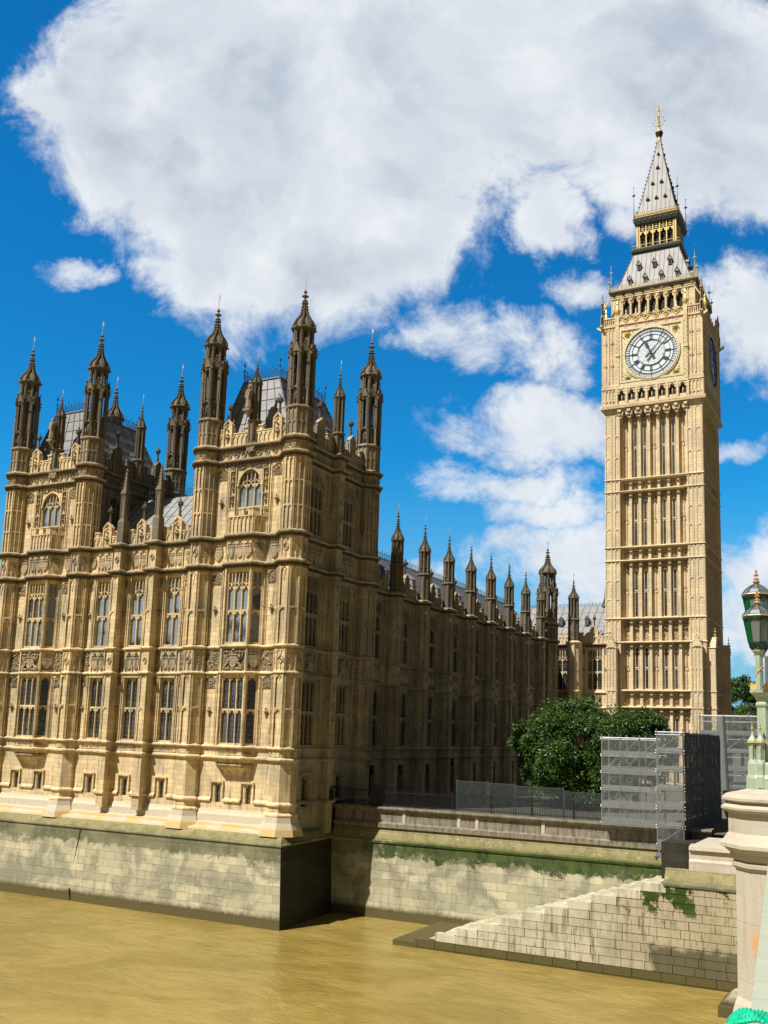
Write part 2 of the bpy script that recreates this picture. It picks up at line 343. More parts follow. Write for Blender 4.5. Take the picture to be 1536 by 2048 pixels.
M['netd'] = net_mat('dark_debris_netting', (.030, .028, .026), .99, (0, 5))
M['netband'] = net_mat('scaffold_toe_netting', (.22, .23, .23), .42)
M['mesh'] = net_mat('clear_hoarding_sheet', (.045, .06, .06), .22)

# ------------------------------------------------------------------ mesh builder
def fr2(p0, p1):
    a = math.atan2(p1[1]-p0[1], p1[0]-p0[0]); return (p0[0], p0[1], math.cos(a), math.sin(a)), math.dist(p0, p1)
IDF = (0, 0, 1, 0)
class MB:
    """local frame: u along the face, w out of the face, z up"""
    def __init__(s, fr=IDF): s.v = []; s.f = []; s.fr = fr
    def p(s, u, w_, z):
        ox, oy, c, sn = s.fr; s.v.append((ox+u*c+w_*sn, oy+u*sn-w_*c, z)); return len(s.v)-1
    def xyz(s, x, y, z): s.v.append((x, y, z)); return len(s.v)-1
    def hexa(s, P):   # 8 points (u,w,z): bottom ring 0-3, top ring 4-7
        i = [s.p(*q) for q in P]
        for a in ((0, 3, 2, 1), (4, 5, 6, 7), (0, 1, 5, 4), (1, 2, 6, 5), (2, 3, 7, 6), (3, 0, 4, 7)): s.f.append([i[k] for k in a])
    def box(s, u0, u1, w0, w1, z0, z1):
        s.hexa([(u0, w0, z0), (u1, w0, z0), (u1, w1, z0), (u0, w1, z0), (u0, w0, z1), (u1, w0, z1), (u1, w1, z1), (u0, w1, z1)])
    def quad(s, *P): s.f.append([s.p(*q) for q in P])
    def prism(s, pts, w0, w1):       # polygon in (u,z)
        a = [s.p(u, w0, z) for u, z in pts]; b = [s.p(u, w1, z) for u, z in pts]; n = len(pts)
        s.f.append(a); s.f.append(b[::-1])
        for i in range(n): j = (i+1) % n; s.f.append([a[i], a[j], b[j], b[i]])
    def bar(s, a, b, t, w0, w1):     # bar in the (u,z) plane
        du, dz = b[0]-a[0], b[1]-a[1]; L = math.hypot(du, dz) or 1; nx, nz = -dz/L*t/2, du/L*t/2
        s.prism([(a[0]+nx, a[1]+nz), (b[0]+nx, b[1]+nz), (b[0]-nx, b[1]-nz), (a[0]-nx, a[1]-nz)], w0, w1)
    def tube(s, a, b, r, n=6, r2=None):   # world points
        a = Vector(a); b = Vector(b); r2 = r if r2 is None else r2
        d_ = (b-a).normalized(); x = d_.orthogonal().normalized(); y = d_.cross(x); A = []; B = []
        for i in range(n):
            t = 2*math.pi*i/n; o = x*math.cos(t)+y*math.sin(t)
            A.append(s.xyz(*(a+o*r))); B.append(s.xyz(*(b+o*r2)))
        for i in range(n): j = (i+1) % n; s.f.append([A[i], A[j], B[j], B[i]])
        s.f.append(A[::-1]); s.f.append(B)
    def lathe(s, cx, cy, prof, n=8, rot=None):  # world centre; prof (apothem, z)
        rot = math.pi/n if rot is None else rot; k = 1/math.cos(math.pi/n); rings = []
        for r, z in prof:
            rings.append([s.xyz(cx+r*k*math.cos(rot+2*math.pi*i/n), cy+r*k*math.sin(rot+2*math.pi*i/n), z) for i in range(n)])
        for A, B in zip(rings, rings[1:]):
            for i in range(n): j = (i+1) % n; s.f.append([A[i], A[j], B[j], B[i]])
        s.f.append(rings[0][::-1]); s.f.append(rings[-1])
    def blob(s, x, y, z, rx, ry=None, rz=None):
        ry = ry or rx; rz = rz or rx
        i = [s.xyz(x+rx, y, z), s.xyz(x, y+ry, z), s.xyz(x-rx, y, z), s.xyz(x, y-ry, z), s.xyz(x, y, z+rz), s.xyz(x, y, z-rz)]
        for a in range(4): b = (a+1) % 4; s.f.append([i[a], i[b], i[4]]); s.f.append([i[b], i[a], i[5]])
    def lump(s, u, w_, z, r, rz=None):
        ox, oy, c, sn = s.fr; s.blob(ox+u*c+w_*sn, oy+u*sn-w_*c, z, r, r, rz or r)
    def course(s, path, prof, closed=False):
        n = len(path); P = []
        for i, (u, w_) in enumerate(path):
            def nr(a, b): L = math.dist(a, b) or 1; return (-(b[1]-a[1])/L, (b[0]-a[0])/L)
            if closed: n1 = nr(path[i-1], path[i]); n2 = nr(path[i], path[(i+1) % n])
            else:
                n1 = nr(path[i-1], path[i]) if i else nr(path[0], path[1]); n2 = nr(path[i], path[i+1]) if i < n-1 else n1
            k = 1+n1[0]*n2[0]+n1[1]*n2[1]; k = max(k, .3); P.append(((n1[0]+n2[0])/k, (n1[1]+n2[1])/k))
        rings = [[s.p(path[i][0]+P[i][0]*o, path[i][1]+P[i][1]*o, z) for i in range(n)] for o, z in prof]
        for A, B in zip(rings, rings[1:]):
            for i in range(n if closed else n-1): j = (i+1) % n; s.f.append([A[i], A[j], B[j], B[i]])
        return s
    def wall(s, u0, u1, z0, z1, holes=(), w_=0., rev=.45):
        us = sorted({u0, u1, *[h[0] for h in holes], *[h[1] for h in holes]}); zs = sorted({z0, z1, *[h[2] for h in holes], *[h[3] for h in holes]})
        for a, b in zip(us, us[1:]):
            for c, d_ in zip(zs, zs[1:]):
                mu, mz = (a+b)/2, (c+d_)/2
                if any(h[0] < mu < h[1] and h[2] < mz < h[3] for h in holes): continue
                s.quad((a, w_, c), (b, w_, c), (b, w_, d_), (a, w_, d_))
        for (a, b, c, d_) in holes:
            s.quad((a, w_, c), (a, w_-rev, c), (a, w_-rev, d_), (a, w_, d_)); s.quad((b, w_, c), (b, w_-rev, c), (b, w_-rev, d_), (b, w_, d_))
            s.quad((a, w_, c), (b, w_, c), (b, w_-rev, c), (a, w_-rev, c)); s.quad((a, w_, d_), (b, w_, d_), (b, w_-rev, d_), (a, w_-rev, d_))
    def arch(s, u0, u1, zs, zt, w0, w1, n=5, cusp=True):
        """filled spandrels between a pointed arch (spring zs, apex just under zt) and the line zt"""
        a = (u1-u0)/2; h = (zt-zs)*.93
        for sd in (0, 1):
            pts = []
            for i in range(n+1):
                th = i/n*math.pi/2; x = a*(1-math.cos(th)); z = zs+h*(.8*math.sin(th)+.2*i/n)
                pts.append(((u0+x) if not sd else (u1-x), z))
            F = [(s.p(u, w1, z), s.p(u, w1, zt), s.p(u, w0, z)) for u, z in pts]
            for A, B in zip(F, F[1:]):
                s.f.append([A[0], B[0], B[1], A[1]]); s.f.append([A[0], B[0], B[2], A[2]])
            if cusp:
                m_ = pts[n//2]; e = .3*a; uu = m_[0]+(e if not sd else -e)
                s.prism([pts[n//2-1], (uu, m_[1]-.12*h), pts[n//2+1]], w0, w1)
    def build(s, name, m, parent=None, smooth=False):
        me = bpy.data.meshes.new(name); me.from_pydata(s.v, [], s.f); me.materials.append(M[m] if isinstance(m, str) else m)
        if smooth: me.polygons.foreach_set('use_smooth', [True]*len(me.polygons))
        me.update(); return link(name, me, parent)
def build2(name, parts, parent=None):
    vs, fs, mi, ms = [], [], [], []
    for b_, m_ in parts:
        if not b_.f: continue
        if M[m_] not in ms: ms.append(M[m_])
        k = ms.index(M[m_]); o_ = len(vs); vs += b_.v; fs += [[i+o_ for i in f] for f in b_.f]; mi += [k]*len(b_.f)
    me = bpy.data.meshes.new(name); me.from_pydata(vs, [], fs)
    for m_ in ms: me.materials.append(m_)
    me.polygons.foreach_set('material_index', mi); me.update(); return link(name, me, parent)
def link(name, me, parent=None):
    o = bpy.data.objects.new(name, me); COL.objects.link(o)
    if parent is not None:
        o.parent = parent; o.matrix_parent_inverse = Matrix.Identity(4)
        o.location = -wloc(parent)
    return o
def wloc(o):
    v = Vector(o.location)
    while o.parent: o = o.parent; v = v+Vector(o.location)
    return v
def thing(name, label, cat, loc=(0, 0, 0), group=None):
    o = bpy.data.objects.new(name, None); COL.objects.link(o); o.location = loc; o.empty_display_size = .5; return tag(o, label, cat, group)
def tag(o, label, cat, group=None):
    o['label'] = label; o['category'] = cat
    if group: o['group'] = group
    return o
def struct(o): o['kind'] = 'structure'; return o

# ================================================================== GROUND, WATER
mb = MB(); n_ = 8
mb.f.append([mb.xyz(-3000, -3000, 0), mb.xyz(3000, -3000, 0), mb.xyz(3000, 3000, 0), mb.xyz(-3000, 3000, 0)])
struct(mb.build('water', 'water'))
mb = MB()
mb.f.append([mb.xyz(-3000, 64.6, 7.55), mb.xyz(3000, 64.6, 7.55), mb.xyz(3000, 3000, 8.4), mb.xyz(-3000, 3000, 8.4)])
struct(mb.build('ground', 'lawn'))

# ================================================================== THE PALACE
PAL = thing('gothic_palace', 'long honey stone gothic palace with pinnacled turrets rising straight from the river wall', 'palace', (-50, 64, 5.4))
LM, L0, L1, L2, LA, LB, LC, LT = 11.15, 11.93, 17.35, 19.31, 25.5, 27.68, 33.76, 34.9
FOOT = 6.9
SILL = [(0, -.16), (.10, -.10), (.20, -.06), (.20, .02), (0, .14)]
CORN = [(0, -.42), (.06, -.34), (.12, -.30), (.14, -.16), (.30, -.10), (.36, -.02), (.36, .06), (0, .24)]
def prof(P, z, dz=0, k=1): return [(a*k, z+b+dz) for a, b in P]
class SootShade(MB):
    def clear(s): s.v = []; s.f = []
SO = SootShade(); GR = SootShade()  # undersides and hollows: dirt and painted shade
def bosses(mb, path, z, sp=.42, r=.1, off=.13, jit=.35, rz=None):
    for (a, b) in zip(path, path[1:]):
        L = math.dist(a, b); n = max(1, int(L/sp)); nx, ny = -(b[1]-a[1])/L, (b[0]-a[0])/L
        for i in range(n):
            t = (i+.5)/n; k = 1+rnd.uniform(-jit, jit)
            mb.lump(a[0]+(b[0]-a[0])*t+nx*off, a[1]+(b[1]-a[1])*t+ny*off, z+rnd.uniform(-.03, .03), r*k, (rz or r)*k)
def relief(mb, u0, u1, z0, z1, w_=0., dens=28, r=.085):
    n = int((u1-u0)*(z1-z0)*dens)
    GR.fr = mb.fr; GR.quad((u0, w_+.007, z0), (u1, w_+.007, z0), (u1, w_+.007, z1), (u0, w_+.007, z1))  # dark backing paints the shade between the carvings
    for _ in range(n):
        k = rnd.uniform(.55, 1.3)*r
        u = rnd.uniform(u0+r*.6, u1-r*.6); z = rnd.uniform(z0+r*.6, z1-r*.6)
        if rnd.random() < .45: mb.lump(u, w_, z, k)
        else:
            a = rnd.uniform(0, math.pi); l = k*1.7
            mb.bar((u-l*math.cos(a), z-l*math.sin(a)), (u+l*math.cos(a), z+l*math.sin(a)), k*.8, w_-.02, w_+k*.8)
def lozenge(mb, u, z, r, w_, t=.06, d=.07):
    P = [(u-r*.8, z), (u, z+r), (u+r*.8, z), (u, z-r)]
    for i in range(4): mb.bar(P[i], P[(i+1) % 4], t, w_-.01, w_+d)
    mb.lump(u, w_+.01, z, r*.32)
def shield(mb, u, z, h, w_):
    a = h*.36
    mb.prism([(u-a, z+h*.28), (u+a, z+h*.28), (u+a, z-h*.08), (u+a*.6, z-h*.34), (u, z-h*.5), (u-a*.6, z-h*.34), (u-a, z-h*.08)], w_-.02, w_+.09)
    mb.box(u-a*.9, u+a*.9, w_-.02, w_+.1, z+h*.34, z+h*.46)
    for k in (-1, 0, 1): mb.lump(u+k*a*.6, w_+.06, z+h*.56, a*.28)
def blind(mb, u0, u1, z0, z1, w_=0., cols=1, bands=(), t=.08, d=.10, heads=True, head=.34, dirt_shade=True):
    """raised ribs with cusped heads: blind tracery"""
    us = [u0+(u1-u0)*i/cols for i in range(cols+1)]
    zs = [z0, *bands, z1]
    for i, u in enumerate(us):
        a = u-t/2 if 0 < i < cols else (u if i == 0 else u-t)
        mb.box(a, a+t, w_-.02, w_+d, z0, z1)
        if dirt_shade:
            GR.fr = mb.fr; e0, e1 = max(u0, a-.045), min(u1, a+t+.045); GR.quad((e0, w_+.004, z0), (e1, w_+.004, z0), (e1, w_+.004, z1), (e0, w_+.004, z1))  # dark strip beside the rib: crease shade and dirt as colour
    if dirt_shade:
        for z in zs[1:]: GR.quad((u0, w_+.0055, z-.14), (u1, w_+.0055, z-.14), (u1, w_+.0055, z), (u0, w_+.0055, z))  # dark strip paints the shade under each head
    for z in zs[1:-1]: mb.box(u0+.004, u1-.004, w_-.02, w_+d*.95, z-t*.6, z+t*.6)
    if heads:
        for a, b in zip(us, us[1:]):
            for z in zs[1:]:
                hh = min(head*(b-a)/.45*1.0, .55)
                mb.arch(a+t*.5, b-t*.5, z-hh-t*.5, z-t*.3, w_-.01, w_+d*.8, 4, cusp=False)
def octa(cx, cy, ap):
    k = ap*math.tan(math.pi/8)
    return [(cx-k, cy-ap), (cx+k, cy-ap), (cx+ap, cy-k), (cx+ap, cy+k), (cx+k, cy+ap), (cx-k, cy+ap), (cx-ap, cy+k), (cx-ap, cy-k)]
def neg(pts): return [(x, -y) for x, y in pts]     # world plan -> identity-frame (u,w)
def octfaces(cx, cy, ap):
    P = octa(cx, cy, ap); return [fr2(P[i], P[(i+1) % 8]) for i in range(8)]

# ---- window meshes, cached and shared
WC = {}
def window_meshes(Wd, H, n, trans, top, arched, deep):
    key = (Wd, H, n, tuple(trans), top, arched, deep)
    if key in WC: return WC[key]
    a = MB(); g = MB(); t = .075; lw = Wd/n; wf = -.08; wb = -.30; h = Wd/2
    a.box(-h, -h+t*.8, wb, wf+.04, 0, H); a.box(h-t*.8, h, wb, wf+.04, 0, H); a.box(-h+.003, h-.003, wb, wf+.03, H-.09, H-.002)
    a.box(-h+.003, h-.003, wb, wf+.06, 0.002, .10)
    for i in range(1, n): a.box(-h+i*lw-t/2, -h+i*lw+t/2, wb, wf, .05, H-.02)
    tz = [z for z in trans]
    for z in tz: a.box(-h+.01, h-.01, wb, wf-.01, z-.07, z+.07)
    zt = H-top
    for z in tz+[zt]:
        for i in range(n):
            u0 = -h+i*lw+t/2; u1 = u0+lw-t; r = min(.50*lw, .42)
            a.arch(u0, u1, z-.07-r, z-.05, wb+.05, wf-.03, 4)
    if top > .2:
        # intersecting super-tracery: two narrow lights over each light
        for i in range(n):
            uc = -h+(i+.5)*lw; a.box(uc-.026, uc+.026, wb+.03, wf-.02, zt-.06, H-.05)
            for sd in (-1, 1):
                a.bar((uc, zt+.02), (uc+sd*lw*.42, zt+.28), .045, wb+.04, wf-.03)
            for k in (0, 1):
                u0 = -h+(i+.5*k)*lw+.04; u1 = u0+lw/2-.08; a.arch(u0, u1, H-.09-min(.45*lw, .4), H-.06, wb+.05, wf-.03, 3, cusp=False)
    if arched:
        rise = arched; m_ = 8
        for sd in (-1, 1):
            pts = []
            for i in range(m_+1):
                th = i/m_*math.pi/2; x = h*math.cos(th); z = H-rise+rise*(.86*math.sin(th)+.14*i/m_)
                pts.append((sd*x, z))
            F = [(a.p(u, .02, z), a.p(u, .02, H+.02), a.p(u, wb-.1, z)) for u, z in pts]
            for A, B in zip(F, F[1:]): a.f.append([A[0], B[0], B[1], A[1]]); a.f.append([A[0], B[0], B[2], A[2]])
            for A, B in zip(pts, pts[1:]): a.bar(A, B, .13, -.02, .09)
    for i in range(n):
        us = (-h+i*lw, -h+(i+1)*lw); cuts = [0.0, *tz, H]
        for z0, z1 in zip(cuts, cuts[1:]):
            r = random.Random(int(i*7+z0*31+H*100)); b0 = -.24+r.uniform(-.012, .012); b1 = -.24+r.uniform(-.02, .02); b2 = b0+r.uniform(-.012, .012)
            g.quad((us[0], b0, z0), (us[1], b2, z0), (us[1], b1+b2-b0, z1), (us[0], b1, z1))
    def me(b, nm, mt):
        k = bpy.data.meshes.new(nm); k.from_pydata(b.v, [], b.f); k.materials.append(M[mt]); k.update(); return k
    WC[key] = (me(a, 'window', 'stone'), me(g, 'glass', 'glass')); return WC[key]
def window(fr, u, z0, z1, Wd, n, trans=(), top=0., arched=0., parent=None, mt=None, deep=0, w_=0.):
    parent = parent or PAL
    key_t = [round(t-z0, 3) for t in trans]
    a, g = window_meshes(round(Wd, 3), round(z1-z0, 3), n, key_t, top, arched, mt)
    if mt and a.materials[0] != M[mt]: a.materials[0] = M[mt]
    ox, oy, c, sn = fr; o = bpy.data.objects.new('window', a); COL.objects.link(o); o.parent = parent
    o.location = Vector((ox+u*c+w_*sn, oy+u*sn-w_*c, z0))-wloc(parent); o.rotation_euler = (0, 0, math.atan2(sn, c))
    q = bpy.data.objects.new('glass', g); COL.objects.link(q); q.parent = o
    return o

# ---- spires and turrets
def spire(parent, cx, cy, z, h, r, rodh, mt='old', n=8):
    """ogee crocketed cap from z, height h, plus a metal rod"""
    b = MB(); P = [(.98, 0), (1.12, .02), (1.12, .06), (.92, .09), (.86, .15), (.70, .23), (.46, .315), (.29, .39), (.19, .48), (.13, .62), (.10, .80), (.07, 1.0)]
    b.lathe(cx, cy, [(r*a, z+h*q) for a, q in P], n)
    for k in range(n):
        an = 2*math.pi*(k+.5)/n
        for i, (a, q) in enumerate(P[3:-1]):
            for f in (0, .5):
                a2 = a+(P[3+i+1][0]-a)*f; q2 = q+(P[3+i+1][1]-q)*f
                if q2 > .74: continue
                rr = r*(a2*1.08+.12); s_ = r*.165*(1-.35*q2)
                b.blob(cx+rr*math.cos(an), cy+rr*math.sin(an), z+h*q2, s_, s_, s_*1.1)
    for k in range(n):
        an = 2*math.pi*k/n; b.blob(cx+r*1.2*math.cos(an), cy+r*1.2*math.sin(an), z+h*.035, r*.13)
    for q, s_ in ((.78, .27), (.90, .33), (1.01, .18)):
        b.lathe(cx, cy, [(r*.05, z+h*(q-.045)), (r*s_, z+h*(q-.01)), (r*s_*.8, z+h*(q+.01)), (r*.04, z+h*(q+.05))], 8)
    o = b.build('spire', mt, parent)
    c = MB(); c.tube((cx, cy, z+h), (cx, cy, z+h+rodh), .035*max(r, .7), 5, .015); c.box(cx-.02, cx+r*.16, -cy-.012, -cy+.012, z+h+rodh*.62, z+h+rodh*.86)
    c.build('finial_rod', 'rod', o); return o
def open_stage(b, cx, cy, ap, z0, z1, t=.30, gab=True, n=8):
    """pierced lantern stage: corner posts and cusped heads"""
    for fr, L in octfaces(cx, cy, ap):
        b.fr = fr; tt = L*t
        b.box(-tt*.5, tt, -.16, .0, z0, z1); b.box(L-tt, L+tt*.5, -.16, .0, z0, z1)
        b.box(-.07*ap, .07*ap, -.02, .10*ap, z0, z1)
        b.arch(tt, L-tt, z1-L*.75, z1-.02, -.14, -.01, 4)
        b.box(0, L, -.15, .01, z1-.05, z1+.08)
        if gab:
            b.prism([(L*.04, z1-.1), (L*.96, z1-.1), (L*.5, z1+L*1.0)], -.1, .07)
            for q in (.1, .4, .7): b.lump(L*.04+L*.46*q, .06, z1+L*1.0*q+.04, .09*ap); b.lump(L*.96-L*.46*q, .06, z1+L*1.0*q+.04, .09*ap)
            b.lump(L*.5, .05, z1+L*1.05, .12*ap, .24*ap)
            b.lump(0, .12*ap, z1+.2*ap, .13*ap, .42*ap); b.lump(0, .30*ap, z1-.05*ap, .10*ap, .07*ap); b.lump(0, .16*ap, z1-.3*ap, .12*ap, .25*ap); b.lump(0, .1*ap, (z0+z1)/2, .09*ap)
def niche_stage(b, cx, cy, ap, z0, z1):
    b.fr = IDF; b.lathe(cx, cy, [(ap*.80, z0-.05), (ap*.80, z1+.02)], 8)
    for fr, L in octfaces(cx, cy, ap):
        b.fr = fr; b.box(-.1*ap, .1*ap, -.1, .08*ap, z0, z1); h = z1-z0
        b.lump(L/2, -.10*ap, z0+h*.38, .13*ap, h*.32); b.lump(L/2, -.09*ap, z0+h*.72, .08*ap)
        b.arch(.1*ap, L-.1*ap, z1-L*.5, z1, -.12, -.01, 4, cusp=False)
        b.box(.02, L-.02, -.15*ap, 0.0, z0, z0+h*.13)
def top_turret(parent, cx, cy, ap, z, mt='old', zs=None, rod=1.5, base='mid'):
    """z list: string, niche top, open top, upper top, spire tip"""
    zb, z1, z2, z3, z4, z5 = z
    lo = MB(); b = lo
    b.lathe(cx, cy, [(ap*.97, zb-.02), (ap*.97, z1)], 8)
    for fr, L in octfaces(cx, cy, ap*.97):
        b.fr = fr; blind(b, .0, L, zb+.08, z1-.06, 0, 2, ((zb+z1)/2,), .06, .06)
    b.fr = IDF; b.course(neg(octa(cx, cy, ap*.97)), prof([(0, -.12), (.14, -.05), (.14, .03), (0, .12)], z1), True)
    b = MB(); niche_stage(b, cx, cy, ap*.93, z1, z2)
    b.fr = IDF; b.lathe(cx, cy, [(ap*.86, z2), (ap*.6, z2+.35)], 8)
    open_stage(b, cx, cy, ap*.93, z2, z3)
    b.fr = IDF; b.lathe(cx, cy, [(ap*.9, z3-.02), (ap*.92, z3+.12), (ap*.72, z3+.3)], 8)
    open_stage(b, cx, cy, ap*.74, z3+.2, z4, .28, False)
    b.fr = IDF; b.lathe(cx, cy, [(ap*.30, z2), (ap*.26, z4)], 8)
    o = build2('turret', [(lo, base), (b, mt), (GR, 'soot')], parent); GR.clear()
    spire(o, cx, cy, z4, z5-z4, ap*.84, rod, mt)
    return o
def slim_turret(parent, cx, cy, ap, zb, zn, zo, zc, zt, rod=1.0, mt='old', mid=None):
    """slender pinnacle turret: panelled base zb-zn, niche zn-zo, slits zo-zc, cap zc-zt"""
    b = MB(); b.lathe(cx, cy, [(ap, zb), (ap, zn)], 8)
    for fr, L in octfaces(cx, cy, ap):
        b.fr = fr
        if zn-zb > .6: blind(b, 0, L, zb+.1, zn-.05, 0, 1, (), .05, .05)
    b.fr = IDF; b.course(neg(octa(cx, cy, ap)), prof([(0, -.1), (.12, -.04), (.12, .03), (0, .12)], zn), True)
    niche_stage(b, cx, cy, ap*.92, zn, zo)
    open_stage(b, cx, cy, ap*.90, zo, zc, .27, False)
    b.fr = IDF; b.lathe(cx, cy, [(ap*.4, zo), (ap*.4, zc)], 8)
    o = build2('turret', [(b, mt), (GR, 'soot')], parent); GR.clear(); spire(o, cx, cy, zc, zt-zc, ap*.95, rod, mt); return o

# ---- lower turret body (river wall up to parapet)
def turret_body(cx, cy, ap, ztop, faces, levels, mt='stone', upper_cols=2):
    b = MB(); c = MB(); so_ = MB()
    b.lathe(cx, cy, [(ap+.02, FOOT-1.2), (ap, FOOT+1.2), (ap, ztop)], 8)
    F = octfaces(cx, cy, ap)
    for k in faces:
        fr, L = F[k]; b.fr = fr; c.fr = fr
        blind(b, .0, L, L0+.14, L1-.12, 0, 1, (14.75,), .12, .13)
        blind(b, .0, L, L2+.14, LA-.38, 0, 1, (22.1,), .12, .13)
        for q in ((L1-.62, L1-.2), (LA-1.5, LA-.5)):
            for s_ in (.3, .7): b.arch(L*(s_-.2), L*(s_+.2), q[0], q[1], 0, .05, 3, cusp=False)
        for za, zb in ((L1, L2), (LA, LB)):
            lozenge(c, L/2, (za+zb)/2-.02, .33, .0, .06, .07)
            b.box(L/2-.03, L/2+.03, -.01, .06, za+.16, (za+zb)/2-.36); b.box(L/2-.03, L/2+.03, -.01, .06, (za+zb)/2+.32, zb-.3)
            b.box(0, .07, -.01, .07, za+.15, zb-.12); b.box(L-.07, L, -.01, .07, za+.15, zb-.12)
            b.arch(.07, L*.5, zb-.62, zb-.3, 0, .05, 3, cusp=False); b.arch(L*.5, L-.07, zb-.62, zb-.3, 0, .05, 3, cusp=False)
        if ztop > LC:
            blind(b, .0, L, LB+.22, LC-.4, 0, 2, (29.7, 31.6), .09, .11)
            lozenge(c, L*.5, (LC+LT)/2-.05, .34, 0, .07, .08); lozenge(c, L*.12, (LC+LT)/2-.05, .2, 0); lozenge(c, L*.88, (LC+LT)/2-.05, .2, 0)
        b.box(.08, L-.08, -.01, .05, LM+.2, L0-.2)
    O = neg(octa(cx, cy, ap)); b.fr = IDF; c.fr = IDF
    for z in (L0, L1, L2, LM): b.course(O, prof(SILL, z, .005), True)
    for z in (LA, LB) + ((LC, LT) if ztop > LC else ()):
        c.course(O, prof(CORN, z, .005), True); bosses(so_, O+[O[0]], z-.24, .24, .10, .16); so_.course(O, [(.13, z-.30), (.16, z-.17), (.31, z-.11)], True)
    # flared foot
    for z, k in ((8.05, .14), (7.33, .2)): b.course(O, [(0, z-.2), (k, z-.1), (k, z), (0, z+.16)], True)
    p = MB(); p.course(O, [(.16, 7.33), (.2, 7.1), (.26, 6.8), (.5, 6.35), (.62, 5.9)], True)
    p.build('plinth', 'plinth', PAL)
    build2('turret_shaft', [(b, mt), (c, 'carved'), (so_, 'soot'), (GR, 'grime_shade')], PAL); GR.clear()

# big corner turrets
TX = {'B0': -68.8, 'B1': -60.4, 'A0': -47.73, 'A1': -39.35}
TY, TYB = 58.45, 69.1
for nm, x in TX.items():
    turret_body(x, TY, .95, LT+.3, (7, 0, 1, 2), None)
turret_body(-39.35, TYB, .95, LT+.3, (0, 1, 2, 3), None, 'wing')
HZ = (LT+.1, 37.3, 38.85, 41.75, 43.55, 46.75)
for x, y in ((-68.8, TY), (-60.4, TY), (-47.73, TY), (-39.35, TY), (-39.35, TYB), (-60.4, TYB), (-68.8, TYB), (-47.73, TYB)):
    top_turret(PAL, x, y, .95, HZ)
for x in (-60.4, -47.73, -68.8):
    b = MB(); b.lathe(x, TYB, [(.95, 20), (.95, LT+.3)], 8); b.course(neg(octa(x, TYB, .95)), prof(CORN, LT), True); b.build('turret_shaft', 'old', PAL)

